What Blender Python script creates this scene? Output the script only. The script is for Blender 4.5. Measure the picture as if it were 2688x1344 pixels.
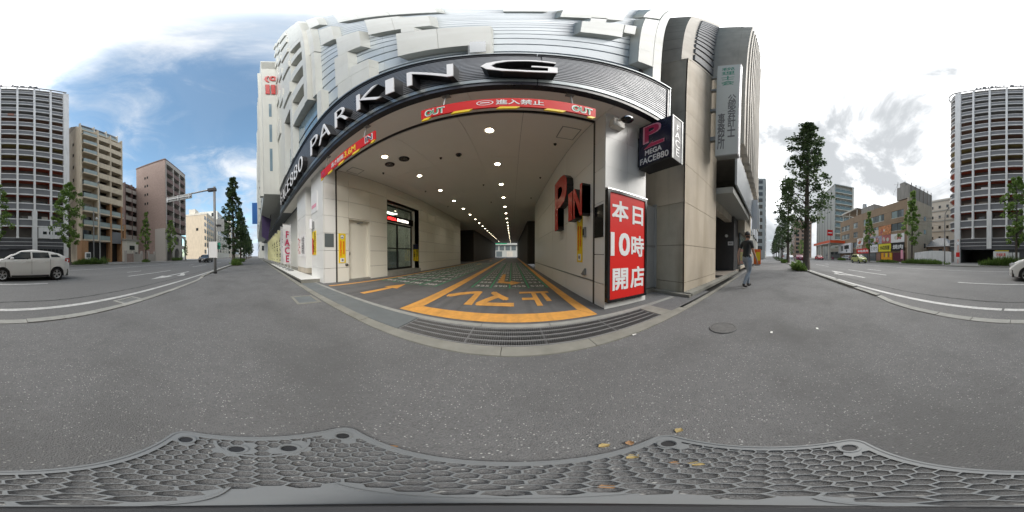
import bpy, bmesh, math, random
from mathutils import Vector, Matrix
R = math.radians
random.seed(7)
for o in list(bpy.data.objects):
    bpy.data.objects.remove(o)
S = bpy.context.scene
C = S.collection

# ---------------------------------------------------------------- camera
cam = bpy.data.cameras.new('camera')
cam.type = 'PANO'
try:
    cam.panorama_type = 'EQUIRECTANGULAR'
except Exception:
    pass
try:
    cam.cycles.panorama_type = 'EQUIRECTANGULAR'
except Exception:
    pass
cam.clip_start = 0.01
cam.clip_end = 5000
camo = bpy.data.objects.new('camera', cam)
C.objects.link(camo)
PITCH = R(0.6)
camo.location = (0, 0, 1.0)
camo.rotation_euler = (R(90) - PITCH, 0, 0)
S.camera = camo

# ---------------------------------------------------------------- light
SUN_AZ, SUN_EL = R(139), R(40)          # azimuth clockwise from +Y
sd = Vector((math.sin(SUN_AZ)*math.cos(SUN_EL), math.cos(SUN_AZ)*math.cos(SUN_EL), math.sin(SUN_EL)))
sl = bpy.data.lights.new('sun', 'SUN')
sl.energy = 1.45
sl.angle = R(45)
sl.color = (1.0, 0.96, 0.9)
so = bpy.data.objects.new('sun', sl)
C.objects.link(so)
so.rotation_euler = (-sd).to_track_quat('-Z', 'Y').to_euler()
so.location = (20, -20, 60)

S.view_settings.view_transform = 'Standard'
S.view_settings.look = 'None'
S.view_settings.exposure = 1.58
S.view_settings.gamma = 1.0
S.view_settings.use_curve_mapping = False
S.render.engine = 'CYCLES'
cy = S.cycles
cy.use_denoising = True
cy.max_bounces = 7
cy.diffuse_bounces = 4
cy.glossy_bounces = 3
cy.transmission_bounces = 4
cy.transparent_max_bounces = 8
cy.caustics_reflective = False
cy.caustics_refractive = False
cy.sample_clamp_indirect = 8.0

w = bpy.data.worlds.new('World')
S.world = w
w.use_nodes = True
NT = w.node_tree
NT.nodes.clear()
def nn(t, **kw):
    n = NT.nodes.new(t)
    for k, v in kw.items():
        setattr(n, k, v)
    return n
def wl(a, b):
    NT.links.new(a, b)
def wmath(op, a, b=None, clamp=False):
    n = nn('ShaderNodeMath', operation=op)
    n.use_clamp = clamp
    for i, q in enumerate((a, b)):
        if q is None: continue
        if isinstance(q, (int, float)): n.inputs[i].default_value = q
        else: wl(q, n.inputs[i])
    return n.outputs[0]
def wdot(vec, d):
    n = nn('ShaderNodeVectorMath', operation='DOT_PRODUCT')
    wl(vec, n.inputs[0]); n.inputs[1].default_value = Vector(d).normalized()
    return n.outputs['Value']
def wrange(v, a, b, c=0.0, d=1.0):
    n = nn('ShaderNodeMapRange', interpolation_type='SMOOTHSTEP')
    wl(v, n.inputs[0])
    for i, q in enumerate((a, b, c, d)): n.inputs[i+1].default_value = q
    return n.outputs[0]
def wmix(f, a, b):
    n = nn('ShaderNodeMix', data_type='RGBA')
    wl(f, n.inputs[0])
    for i, q in ((6, a), (7, b)):
        if isinstance(q, tuple): n.inputs[i].default_value = q
        else: wl(q, n.inputs[i])
    return n.outputs[2]
def adir(az, el):
    az, el = R(az), R(el)
    return (math.sin(az)*math.cos(el), math.cos(az)*math.cos(el), math.sin(el))
tc = nn('ShaderNodeTexCoord')
gen = tc.outputs['Generated']
SKY_STRENGTH = 0.082
sky = nn('ShaderNodeTexSky', sky_type='NISHITA')
sky.sun_disc = False
sky.sun_elevation = SUN_EL
sky.sun_rotation = SUN_AZ
sky.air_density = 1.0
sky.dust_density = 1.0
sky.ozone_density = 1.0
# clouds: noise on the direction flattened to a cloud deck
sep = nn('ShaderNodeSeparateXYZ'); wl(gen, sep.inputs[0])
zz = wmath('ADD', wmath('MAXIMUM', sep.outputs['Z'], 0.0), 0.16)
cmb = nn('ShaderNodeCombineXYZ')
wl(wmath('DIVIDE', sep.outputs['X'], zz), cmb.inputs[0])
wl(wmath('DIVIDE', sep.outputs['Y'], zz), cmb.inputs[1])
def wnoise(scale, detail, rough, seedz, dist=0.0, vec=None):
    mp = nn('ShaderNodeMapping'); wl(vec or cmb.outputs[0], mp.inputs[0])
    mp.inputs['Location'].default_value = (seedz*1.7, seedz*0.6, seedz)
    n = nn('ShaderNodeTexNoise')
    wl(mp.outputs[0], n.inputs['Vector'])
    n.inputs['Scale'].default_value = scale
    n.inputs['Detail'].default_value = detail
    n.inputs['Roughness'].default_value = rough
    n.inputs['Distortion'].default_value = dist
    return n.outputs[0]
big = wnoise(0.9, 6, 0.55, 3.1, 0.3)
fine = wnoise(3.2, 9, 0.62, 8.4, 0.8)
low = wnoise(1.1, 5, 0.5, 14.2, 0.2, gen)
blue = wrange(wdot(gen, adir(-126, 33)), 0.56, 0.88)              # the opening of blue sky over the street to the left
veil = wrange(wdot(gen, adir(-160, 58)), 0.80, 0.99)              # broken high cloud at its edge
cum = wrange(wdot(gen, adir(-96, 22)), 0.90, 0.995)               # small cumulus along the street
cover = wmath('SUBTRACT', 1.0, blue)
dens = wmath('ADD', wmath('MULTIPLY', cover, 0.95), wmath('MULTIPLY', wmath('SUBTRACT', big, 0.5), 1.3))
dens = wmath('ADD', dens, wmath('MULTIPLY', wmath('SUBTRACT', fine, 0.45), 1.25))
dens = wmath('ADD', dens, wmath('MULTIPLY', veil, 0.22))
dens = wmath('ADD', dens, wmath('MULTIPLY', cum, 0.26))
cmask = wrange(dens, 0.02, 0.66, 0.06, 1.0)
g2 = wnoise(2.3, 7, 0.6, 21.0, 0.5, gen)
gn = wmath('SUBTRACT', wmath('ADD', wmath('MULTIPLY', low, 0.55), wmath('MULTIPLY', g2, 0.45)), 0.5)
grey = wrange(wmath('ADD', wmath('MULTIPLY', wmath('SUBTRACT', wdot(gen, adir(124, 25)), 0.80), 1.9), wmath('MULTIPLY', gn, 4.6)), -0.36, 0.50)
CW = 1.0 / SKY_STRENGTH
white = (0.34*CW, 0.352*CW, 0.37*CW, 1)
thin = (0.20*CW, 0.24*CW, 0.29*CW, 1)
bright = (1.5*CW, 1.5*CW, 1.5*CW, 1)
greyc = (0.155*CW, 0.166*CW, 0.177*CW, 1)
soft = (0.225*CW, 0.25*CW, 0.285*CW, 1)
ccol = wmix(wrange(g2, 0.35, 0.65), soft, white)
ccol = wmix(wmath('MULTIPLY', wrange(wdot(gen, adir(-135, 40)), 0.0, 0.62), wrange(g2, 0.60, 0.42)), ccol, thin)       # thinner cloud away from the sun
ccol = wmix(wrange(wdot(gen, adir(122, 47)), 0.62, 0.95), ccol, bright)   # the cloud is thin and bright round the hidden sun
ccol = wmix(wmath('MULTIPLY', grey, 0.95), ccol, greyc)
tint = nn('ShaderNodeVectorMath', operation='MULTIPLY'); wl(sky.outputs[0], tint.inputs[0]); tint.inputs[1].default_value = (0.92, 1.12, 1.06)
scol = wmix(cmask, tint.outputs[0], ccol)
bg = nn('ShaderNodeBackground')
bg.inputs['Strength'].default_value = SKY_STRENGTH
wl(scol, bg.inputs['Color'])
ow = nn('ShaderNodeOutputWorld'); wl(bg.outputs[0], ow.inputs['Surface'])

# ---------------------------------------------------------------- materials
M = {}
def mat(name, col, rough=0.6, metal=0.0, var=0.0, vscale=6.0, bump=0.0, bscale=40.0, spec=0.5,
        speck=None, dirt=None, alpha=None, emit=None, estr=0.0, transl=0.0, objvar=0.0, streak=None):
    m = bpy.data.materials.new(name); m.use_nodes = True
    t = m.node_tree; n = t.nodes; b = n['Principled BSDF']
    b.inputs['Base Color'].default_value = (*col, 1)
    b.inputs['Roughness'].default_value = rough
    b.inputs['Metallic'].default_value = metal
    b.inputs['Specular IOR Level'].default_value = spec
    tcn = n.new('ShaderNodeTexCoord')
    geo = n.new('ShaderNodeNewGeometry')
    pos = geo.outputs['Position']
    def noise(sc, det=5, ro=0.6):
        q = n.new('ShaderNodeTexNoise'); t.links.new(pos, q.inputs['Vector'])
        q.inputs['Scale'].default_value = sc; q.inputs['Detail'].default_value = det; q.inputs['Roughness'].default_value = ro
        return q.outputs[0]
    def rng(v, a, b_, c, d):
        q = n.new('ShaderNodeMapRange'); t.links.new(v, q.inputs[0])
        for i, z in enumerate((a, b_, c, d)): q.inputs[i+1].default_value = z
        return q.outputs[0]
    cur = None
    def mixc(f, a, bb, mode='MIX'):
        q = n.new('ShaderNodeMix'); q.data_type = 'RGBA'; q.blend_type = mode
        if isinstance(f, float): q.inputs[0].default_value = f
        else: t.links.new(f, q.inputs[0])
        for i, z in ((6, a), (7, bb)):
            if isinstance(z, tuple): q.inputs[i].default_value = z
            else: t.links.new(z, q.inputs[i])
        return q.outputs[2]
    cur = (*col, 1)
    if var:
        lo = tuple(c*(1-var) for c in col) + (1,); hi = tuple(min(1, c*(1+var)) for c in col) + (1,)
        cur = mixc(rng(noise(vscale), 0.3, 0.7, 0, 1), lo, hi)
        cur = mixc(rng(noise(vscale*0.13, 3), 0.3, 0.7, 0, 0.5), cur, tuple(c*(1-var*0.8) for c in col) + (1,))
    if objvar:
        oi = n.new('ShaderNodeObjectInfo')
        hs = n.new('ShaderNodeHueSaturation')
        t.links.new(rng(oi.outputs['Random'], 0, 1, 1-objvar, 1+objvar), hs.inputs['Value'])
        if isinstance(cur, tuple): hs.inputs['Color'].default_value = cur
        else: t.links.new(cur, hs.inputs['Color'])
        cur = hs.outputs[0]
    if speck:                                   # (colour, scale, threshold)
        vo = n.new('ShaderNodeTexVoronoi'); t.links.new(pos, vo.inputs['Vector']); vo.inputs['Scale'].default_value = speck[1]
        cc = n.new('ShaderNodeSeparateColor'); t.links.new(vo.outputs['Color'], cc.inputs[0])
        sel = rng(cc.outputs[0], speck[2], speck[2]+0.02, 0, 1)
        near = rng(vo.outputs['Distance'], 0.25, 0.45, 1, 0)
        mm = n.new('ShaderNodeMath'); mm.operation = 'MULTIPLY'; t.links.new(sel, mm.inputs[0]); t.links.new(near, mm.inputs[1])
        cur = mixc(mm.outputs[0], cur, (*speck[0], 1))
        dk = rng(cc.outputs[1], 0.5, 1.0, 0, 0.55)
        cur = mixc(dk, cur, tuple(c*0.62 for c in col) + (1,))
    if dirt:                                    # (colour, amount): streaks with their own shape
        mp = n.new('ShaderNodeMapping'); t.links.new(pos, mp.inputs[0]); mp.inputs['Scale'].default_value = (1, 1, 0.12)
        q = n.new('ShaderNodeTexNoise'); t.links.new(mp.outputs[0], q.inputs['Vector']); q.inputs['Scale'].default_value = 3.0; q.inputs['Detail'].default_value = 6
        cur = mixc(rng(q.outputs[0], 0.45, 0.75, 0, dirt[1]), cur, (*dirt[0], 1))
    if streak:                                  # (colour, mapping scale, amount): tyre marks, mottling
        mp = n.new('ShaderNodeMapping'); t.links.new(pos, mp.inputs[0]); mp.inputs['Scale'].default_value = streak[1]
        q = n.new('ShaderNodeTexNoise'); t.links.new(mp.outputs[0], q.inputs['Vector']); q.inputs['Scale'].default_value = 1.0; q.inputs['Detail'].default_value = 7
        cur = mixc(rng(q.outputs[0], 0.46, 0.72, 0, streak[2]), cur, (*streak[0], 1))
    if not isinstance(cur, tuple): t.links.new(cur, b.inputs['Base Color'])
    if bump:
        bp = n.new('ShaderNodeBump'); bp.inputs['Strength'].default_value = bump; bp.inputs['Distance'].default_value = 0.01
        t.links.new(noise(bscale, 4), bp.inputs['Height']); t.links.new(bp.outputs[0], b.inputs['Normal'])
    if var or dirt:
        t.links.new(rng(noise(vscale*0.7, 3), 0.3, 0.7, max(0.02, rough-0.08), min(1, rough+0.08)), b.inputs['Roughness'])
    if emit:
        b.inputs['Emission Color'].default_value = (*emit, 1); b.inputs['Emission Strength'].default_value = estr
    if transl:
        tr = n.new('ShaderNodeBsdfTranslucent')
        if isinstance(cur, tuple): tr.inputs[0].default_value = cur
        else: t.links.new(cur, tr.inputs[0])
        ms = n.new('ShaderNodeMixShader'); ms.inputs[0].default_value = transl
        t.links.new(b.outputs[0], ms.inputs[1]); t.links.new(tr.outputs[0], ms.inputs[2])
        t.links.new(ms.outputs[0], n['Material Output'].inputs[0])
    M[name] = m
    return m
def glassmat(name, tint, rough=0.03, see=0.0):
    m = bpy.data.materials.new(name); m.use_nodes = True
    t = m.node_tree; n = t.nodes; b = n['Principled BSDF']
    b.inputs['Base Color'].default_value = (*tint, 1); b.inputs['Roughness'].default_value = rough
    b.inputs['Specular IOR Level'].default_value = 0.8
    if see:
        tp = n.new('ShaderNodeBsdfTransparent'); tp.inputs[0].default_value = (0.8, 0.88, 0.86, 1)
        lw = n.new('ShaderNodeLayerWeight'); lw.inputs[0].default_value = 0.5
        fr = n.new('ShaderNodeMapRange'); t.links.new(lw.outputs['Facing'], fr.inputs[0]); fr.interpolation_type = 'SMOOTHSTEP'
        for i, q in enumerate((0.15, 1.0, 0.05, 0.8)): fr.inputs[i+1].default_value = q
        gl = n.new('ShaderNodeBsdfGlossy'); gl.inputs['Roughness'].default_value = rough
        mx = n.new('ShaderNodeMixShader'); t.links.new(fr.outputs[0], mx.inputs[0]); t.links.new(tp.outputs[0], mx.inputs[1]); t.links.new(gl.outputs[0], mx.inputs[2])
        m2 = n.new('ShaderNodeMixShader'); m2.inputs[0].default_value = see
        t.links.new(b.outputs[0], m2.inputs[1]); t.links.new(mx.outputs[0], m2.inputs[2])
        t.links.new(m2.outputs[0], n['Material Output'].inputs[0])
    M[name] = m
    return m

mat('walk', (0.166, 0.166, 0.167), 0.9, var=0.09, vscale=9, bump=0.8, bscale=150, speck=((0.50, 0.50, 0.48), 115, 0.89), streak=((0.105, 0.105, 0.104), (.75, 1.0, 1), 0.8))
mat('patch', (0.160, 0.160, 0.162), 0.92, var=0.14, vscale=5, bump=0.9, bscale=110, speck=((0.40, 0.40, 0.40), 90, 0.94))
mat('road', (0.15, 0.15, 0.15), 0.88, streak=((0.115, 0.115, 0.114), (.06, 1.1, 1), 0.6), var=0.08, vscale=0.8, bump=0.5, bscale=90, speck=((0.30, 0.30, 0.29), 45, 0.93))
mat('farground', (0.20, 0.20, 0.197), 0.9, var=0.12, vscale=0.5)
mat('garage_floor', (0.13, 0.13, 0.133), 0.7, var=0.16, vscale=3, bump=0.3, bscale=90, streak=((0.05, 0.05, 0.05), (5.0, 0.10, 1), 0.6))
mat('kerb', (0.30, 0.30, 0.28), 0.85, var=0.14, vscale=7, bump=0.3, bscale=60, objvar=0.10)
mat('concrete', (0.26, 0.255, 0.225), 0.85, var=0.16, vscale=5, bump=0.3, bscale=60, dirt=((0.14, 0.13, 0.10), 0.4))
mat('sign_pale', (.60,.63,.625), .4, var=.03)
mat('channel', (0.15, 0.165, 0.17), 0.6, var=0.12, vscale=3)
mat('white_paint', (0.56, 0.56, 0.55), 0.7, var=0.2, vscale=30, dirt=((0.18, 0.18, 0.18), 0.5), streak=((0.22, 0.22, 0.22), (9, 9, 1), 0.45))
mat('yellow_paint', (0.72, 0.35, 0.08), 0.65, var=0.12, vscale=14, dirt=((0.35, 0.20, 0.07), 0.35), streak=((0.30, 0.17, 0.06), (6.0, 0.5, 1), 0.45))
mat('green_paint', (0.025, 0.34, 0.15), 0.6, var=0.15, vscale=10)
mat('num_paint', (0.60, 0.60, 0.58), 0.6, var=0.1, vscale=20)
mat('crack', (0.025, 0.025, 0.025), 0.95)
mat('panel', (0.78, 0.78, 0.755), 0.3, objvar=0.03)
mat('panel_warm', (0.79, 0.765, 0.675), 0.25, objvar=0.03)
mat('ceiling_deep', (0.13, 0.125, 0.115), 0.7, objvar=0.03)
mat('wall_deep_shade', (0.07, 0.066, 0.06), 0.7)  # deep passage walls coloured dark, standing in for the light falling away
mat('panel_joint', (0.16, 0.15, 0.13), 0.8)
mat('ceiling', (0.80, 0.775, 0.73), 0.65, var=0.03, vscale=1.0, objvar=0.015)
mat('dark_steel', (0.03, 0.03, 0.032), 0.45, metal=0.3, var=0.1)
mat('slot', (0.05, 0.045, 0.04), 0.6)
mat('band', (0.018, 0.019, 0.028), 0.35, var=0.1)
mat('band_rib', (0.17, 0.18, 0.20), 0.35, metal=0.2, var=0.05)
mat('band_edge', (0.24, 0.27, 0.28), 0.3, metal=0.5)
mat('letter_white', (0.82, 0.82, 0.84), 0.35)
mat('letter_side', (0.014, 0.014, 0.016), 0.4)
mat('facade_white', (0.61, 0.62, 0.585), 0.5, var=0.03, vscale=0.8, dirt=((0.46, 0.46, 0.42), 0.35), objvar=0.03)
mat('facade_louver', (0.42, 0.48, 0.525), 0.35, var=0.04, vscale=0.7)
mat('stone_low', (.42,.39,.32), .75, var=.14, vscale=2.2, bump=.2, bscale=30, dirt=((.20,.19,.13), .75))
mat('facade_dark', (0.06, 0.07, 0.085), 0.6)
mat('facade_grey', (0.38, 0.385, 0.36), 0.6, var=0.05, vscale=0.6)
glassmat('glass_blue', (0.16, 0.24, 0.30), 0.06)
glassmat('glass_dark', (0.025, 0.03, 0.032), 0.04)
glassmat('glass_grey', (0.12, 0.14, 0.145), 0.06)
glassmat('glass_clear', (0.3, 0.36, 0.36), 0.04, see=0.8)
glassmat('rail_glass', (0.38, 0.46, 0.46), 0.08, see=0.35)
mat('black', (0.012, 0.012, 0.013), 0.5)
mat('black_gloss', (0.012, 0.012, 0.013), 0.15)
mat('stone', (0.54, 0.485, 0.40), 0.7, var=0.10, vscale=1.2, bump=0.15, bscale=30, dirt=((0.22, 0.20, 0.15), 0.45))
mat('stone_front', (0.54, 0.47, 0.375), 0.7, var=0.10, vscale=1.2, bump=0.15, bscale=30, dirt=((0.33, 0.26, 0.16), 0.5))
mat('stone_grey', (0.50, 0.46, 0.40), 0.7, var=0.08, vscale=0.8, dirt=((0.27, 0.24, 0.20), 0.4))
mat('steel_panel', (0.40, 0.42, 0.44), 0.4, metal=0.2, var=0.04, vscale=2)
mat('red_sign', (0.66, 0.022, 0.018), 0.45, spec=.3)
mat('red_bar', (0.62, 0.016, 0.014), 0.5, spec=.3)
mat('sign_white', (0.80, 0.80, 0.80), 0.4)
mat('sign_yellow', (0.85, 0.62, 0.02), 0.4)
mat('sign_orange', (0.85, 0.16, 0.02), 0.4)
mat('sign_green', (0.02, 0.30, 0.14), 0.4)
mat('navy', (0.016, 0.017, 0.045), 0.25)
mat('magenta', (0.50, 0.02, 0.10), 0.35)
mat('pink', (0.80, 0.35, 0.45), 0.4)
mat('teal_text', (0.03, 0.30, 0.20), 0.5)
mat('grey_text', (0.16, 0.16, 0.17), 0.5)
mat('grey_metal', (0.30, 0.31, 0.31), 0.45, metal=0.4, var=0.08)
mat('pole_grey', (0.25, 0.25, 0.25), 0.6, var=0.12, vscale=6)
mat('galv', (0.42, 0.43, 0.43), 0.4, metal=0.6, var=0.08)
mat('orange_lamp', (0.9, 0.30, 0.03), 0.3)
mat('silver', (0.62, 0.63, 0.64), 0.25, metal=0.9)
mat('beige_plastic', (0.66, 0.64, 0.58), 0.45)
mat('lamp_glow', (0.9, 0.85, 0.7), 0.4, emit=(1.0, 0.88, 0.62), estr=9.0)
mat('led_red', (0.8, 0.02, 0.02), 0.4, emit=(1.0, 0.03, 0.03), estr=1.6)
mat('led_white', (0.9, 0.9, 0.85), 0.4, emit=(1.0, 0.95, 0.85), estr=1.2)
mat('red_letter', (0.50, 0.025, 0.02), 0.25)
# ---------------------------------------------------------------- helpers
def ray(u, v):
    a = (u-1344)/2688*2*math.pi; e = (672-v)/1344*math.pi
    x, y, z = math.cos(e)*math.sin(a), math.cos(e)*math.cos(a), math.sin(e)
    c, s = math.cos(PITCH), math.sin(PITCH)
    return x, y*c+z*s, -y*s+z*c
def gnd(u, v, z=0.0):
    d = ray(u, v); t = (z-1.0)/d[2]; return d[0]*t, d[1]*t
def wy(u, v, y):
    d = ray(u, v); t = y/d[1]; return d[0]*t, 1.0+d[2]*t
def wx(u, v, x):
    d = ray(u, v); t = x/d[0]; return d[1]*t, 1.0+d[2]*t

class MB:
    def __init__(s): s.v = []; s.f = []; s.mi = []; s.m = 0
    def face(s, pts):
        b = len(s.v); s.v += [tuple(p) for p in pts]; s.f.append(tuple(range(b, b+len(pts)))); s.mi.append(s.m)
        return s
    def box(s, x0, x1, y0, y1, z0, z1):
        if x0 > x1: x0, x1 = x1, x0
        if y0 > y1: y0, y1 = y1, y0
        if z0 > z1: z0, z1 = z1, z0
        b = len(s.v)
        s.v += [(x0,y0,z0),(x1,y0,z0),(x1,y1,z0),(x0,y1,z0),(x0,y0,z1),(x1,y0,z1),(x1,y1,z1),(x0,y1,z1)]
        for f in ((0,3,2,1),(4,5,6,7),(0,1,5,4),(1,2,6,5),(2,3,7,6),(3,0,4,7)):
            s.f.append(tuple(b+i for i in f)); s.mi.append(s.m)
        return s
    def bbox(s, x0, x1, y0, y1, z0, z1, r=0.01):       # box with chamfered edges
        if x0 > x1: x0, x1 = x1, x0
        if y0 > y1: y0, y1 = y1, y0
        if z0 > z1: z0, z1 = z1, z0
        r = min(r, (x1-x0)*0.45, (y1-y0)*0.45, (z1-z0)*0.45)
        bm = bmesh.new(); bmesh.ops.create_cube(bm, size=1)
        for q in bm.verts:
            q.co = Vector(((x0+x1)/2+q.co.x*(x1-x0), (y0+y1)/2+q.co.y*(y1-y0), (z0+z1)/2+q.co.z*(z1-z0)))
        bmesh.ops.bevel(bm, geom=bm.edges[:]+bm.verts[:], offset=r, segments=1, affect='EDGES', profile=0.5)
        s.add_bm(bm)
        return s
    def add_bm(s, bm):
        b = len(s.v); bm.verts.index_update()
        s.v += [tuple(q.co) for q in bm.verts]
        for f in bm.faces: s.f.append(tuple(b+q.index for q in f.verts)); s.mi.append(s.m)
        bm.free()
    def prism(s, poly, d):                               # polygon (3D points) swept by d
        n = len(poly); b = len(s.v); d = Vector(d)
        s.v += [tuple(p) for p in poly] + [tuple(Vector(p)+d) for p in poly]
        s.f.append(tuple(b+i for i in range(n-1, -1, -1))); s.f.append(tuple(b+n+i for i in range(n)))
        s.mi += [s.m, s.m]
        for i in range(n):
            j = (i+1) % n; s.f.append((b+i, b+j, b+n+j, b+n+i)); s.mi.append(s.m)
        return s
    def tube(s, pts, r, n=8, cap=True):                  # pts with radius r (number or list)
        pts = [Vector(p) for p in pts]; k = len(pts); b = len(s.v)
        rs = r if isinstance(r, (list, tuple)) else [r]*k
        up = Vector((0, 0, 1))
        for i, p in enumerate(pts):
            t = (pts[min(i+1, k-1)]-pts[max(i-1, 0)]).normalized()
            a = t.cross(up if abs(t.z) < 0.95 else Vector((1, 0, 0))).normalized(); c = t.cross(a).normalized()
            for j in range(n):
                th = 2*math.pi*j/n; s.v.append(tuple(p + a*math.cos(th)*rs[i] + c*math.sin(th)*rs[i]))
        for i in range(k-1):
            for j in range(n):
                j2 = (j+1) % n
                s.f.append((b+i*n+j, b+i*n+j2, b+(i+1)*n+j2, b+(i+1)*n+j)); s.mi.append(s.m)
        if cap:
            s.f.append(tuple(b+j for j in range(n))); s.f.append(tuple(b+(k-1)*n+j for j in range(n-1, -1, -1))); s.mi += [s.m, s.m]
        return s
    def disc(s, c, r, nrm, n=16):
        c = Vector(c); t = Vector(nrm).normalized()
        a = t.orthogonal().normalized(); e = t.cross(a)
        return s.face([c + a*math.cos(2*math.pi*i/n)*r + e*math.sin(2*math.pi*i/n)*r for i in range(n)])
    def lathe(s, prof, c=(0,0,0), n=16):                 # (r, z) profile about +Z at c
        b = len(s.v); k = len(prof)
        for r, z in prof:
            for j in range(n):
                th = 2*math.pi*j/n; s.v.append((c[0]+r*math.cos(th), c[1]+r*math.sin(th), c[2]+z))
        for i in range(k-1):
            for j in range(n):
                j2 = (j+1) % n; s.f.append((b+i*n+j, b+i*n+j2, b+(i+1)*n+j2, b+(i+1)*n+j)); s.mi.append(s.m)
        return s
    def mesh(s, name):
        me = bpy.data.meshes.new(name); me.from_pydata(s.v, [], s.f); me.update()
        return me
    def build(s, name, m, parent=None, smooth=False, flip=False):
        me = s.mesh(name)
        for q in (m if isinstance(m, (list, tuple)) else [m]): me.materials.append(M[q])
        if isinstance(m, (list, tuple)) and len(m) > 1: me.polygons.foreach_set('material_index', s.mi)
        if smooth:
            bm = bmesh.new(); bm.from_mesh(me); bmesh.ops.remove_doubles(bm, verts=bm.verts, dist=1e-5)
            bmesh.ops.recalc_face_normals(bm, faces=bm.faces); bm.to_mesh(me); bm.free()
            me.polygons.foreach_set('use_smooth', [True]*len(me.polygons))
        return link(name, me, parent)
def link(name, me, parent=None):
    o = bpy.data.objects.new(name, me); C.objects.link(o)
    if parent is not None:
        o.parent = parent
        o.matrix_parent_inverse = wmat(parent).inverted()
    return o
def wmat(o):
    m = Matrix.LocRotScale(o.location, o.rotation_euler, o.scale)
    return (wmat(o.parent) @ o.matrix_parent_inverse @ m) if o.parent else m
def tag(o, label=None, cat=None, group=None, kind=None):
    if label: o['label'] = label
    if cat: o['category'] = cat
    if group: o['group'] = group
    if kind: o['kind'] = kind
    return o
def thing(name, label, cat, loc=(0,0,0), rz=0.0, group=None):
    o = bpy.data.objects.new(name, None); C.objects.link(o); o.empty_display_size = 0.2
    o.location = loc; o.rotation_euler = (0, 0, rz)
    return tag(o, label, cat, group)
def B(name, m, parent, *bx, r=0.0):
    mb = MB()
    if r: mb.bbox(*bx, r=r)
    else: mb.box(*bx)
    return mb.build(name, m, parent)
def children(o):
    return list(o.children)
def copy_tree(o, parent=None):
    c = o.copy(); C.objects.link(c)
    if parent is not None:
        c.parent = parent
    for ch in children(o): copy_tree(ch, c)
    return c
def place(o, loc, rz=None, sc=None):
    o.location = loc
    if rz is not None: o.rotation_euler = (0, 0, rz)
    if sc is not None: o.scale = (sc, sc, sc) if isinstance(sc, (int, float)) else sc
    return o

# lettering: a text outline turned into a solid, fitted to a width and height on a plane
_tx = {}
def text_mesh(s, bold, depth, shear=0.0, lines=0.85, ):
    k = (s, bold, depth, shear)
    if k not in _tx:
        cu = bpy.data.curves.new('lettering', 'FONT'); cu.body = s; cu.size = 1.0; cu.offset = bold; cu.shear = shear
        cu.extrude = depth; cu.resolution_u = 3; cu.space_line = lines; cu.align_x = 'CENTER' if '\n' in s else 'LEFT'
        ob = bpy.data.objects.new('lettering', cu); C.objects.link(ob)
        dg = bpy.context.evaluated_depsgraph_get()
        me = bpy.data.meshes.new_from_object(ob.evaluated_get(dg))
        bpy.data.objects.remove(ob); bpy.data.curves.remove(cu)
        xs = [q.co.x for q in me.vertices] or [0, 1]; ys = [q.co.y for q in me.vertices] or [0, 1]
        _tx[k] = ([tuple(q.co) for q in me.vertices], [tuple(p.vertices) for p in me.polygons], min(xs), max(xs), min(ys), max(ys))
        bpy.data.meshes.remove(me)
    return _tx[k]
def text(name, s, m, parent, o, right, up, h, w=None, depth=0.002, bold=0.01, anchor='c', side=None, shear=0.0, thin=0.0):
    """o: centre (anchor c) or lower left (anchor l) of the lettering, on the face; it stands out by depth"""
    vs, fs, x0, x1, y0, y1 = text_mesh(s, -thin, 0.5, shear)
    ky = h/(y1-y0); kx = (w/(x1-x0)) if w else ky
    right = Vector(right).normalized(); up = Vector(up).normalized(); nrm = right.cross(up)
    ox, oy = ((x0+x1)/2, (y0+y1)/2) if anchor == 'c' else (x0, y0)
    o = Vector(o)
    me = bpy.data.meshes.new(name)
    V = []; F = []
    shifts = [(0, 0)] if bold <= 0 else [(0, 0)] + [(bold*math.cos(R(45+90*i)), bold*math.sin(R(45+90*i))) for i in range(4)]
    for q, (sx, sy) in enumerate(shifts):               # heavier strokes: shifted copies, each a hair higher
        b = len(V); dd = depth + 0.0004*q
        V += [tuple(o + right*((x-ox+sx)*kx) + up*((y-oy+sy)*ky) + nrm*((z+0.5)*dd)) for x, y, z in vs]
        F += [tuple(b+i for i in f) for f in fs]
    me.from_pydata(V, [], F)
    me.materials.append(M[m])
    if side:
        me.materials.append(M[side]); me.update()
        me.polygons.foreach_set('material_index', [0 if abs(p.normal.dot(nrm)) > 0.9 and (p.center-o).dot(nrm) > depth*0.5 else 1 for p in me.polygons])
    me.update()
    return link(name, me, parent)
X, Y, Z = Vector((1,0,0)), Vector((0,1,0)), Vector((0,0,1))

# ---------------------------------------------------------------- ground, road, pavement
def sheet(name, m, pts, z, kind='structure', parent=None):
    o = MB().face([(x, y, z) for x, y in pts]).build(name, m, parent)
    if parent is None: tag(o, kind=kind)
    return o
KY = -2.30          # near kerb line
RZ = -0.05          # road level
ground = sheet('ground', 'farground', [(-1500,-1500),(1500,-1500),(1500,1500),(-1500,1500)], -0.30)
road = sheet('road', 'road', [(-600,-17.2),(600,-17.2),(600,KY),(-600,KY)], RZ)
def strip(name, m, pts, z0, z1, parent=None):
    o = MB().prism([(x, y, z0) for x, y in pts], (0, 0, z1-z0)).build(name, m, parent)
    return o if parent else tag(o, kind='structure')
pav = strip('pavement', 'walk', [(-600,-2.62),(-7.9,-2.62),(-6.6,-2.34),(2.4,-2.34),(3.35,-2.56),(600,-2.56),(600,1.37),(-600,1.37)], -0.28, 0.0)
farpav = strip('far_pavement', 'farground', [(-600,-80),(600,-80),(600,-17.35),(-600,-17.35)], -0.28, 0.02)
random.seed(4)
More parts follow.
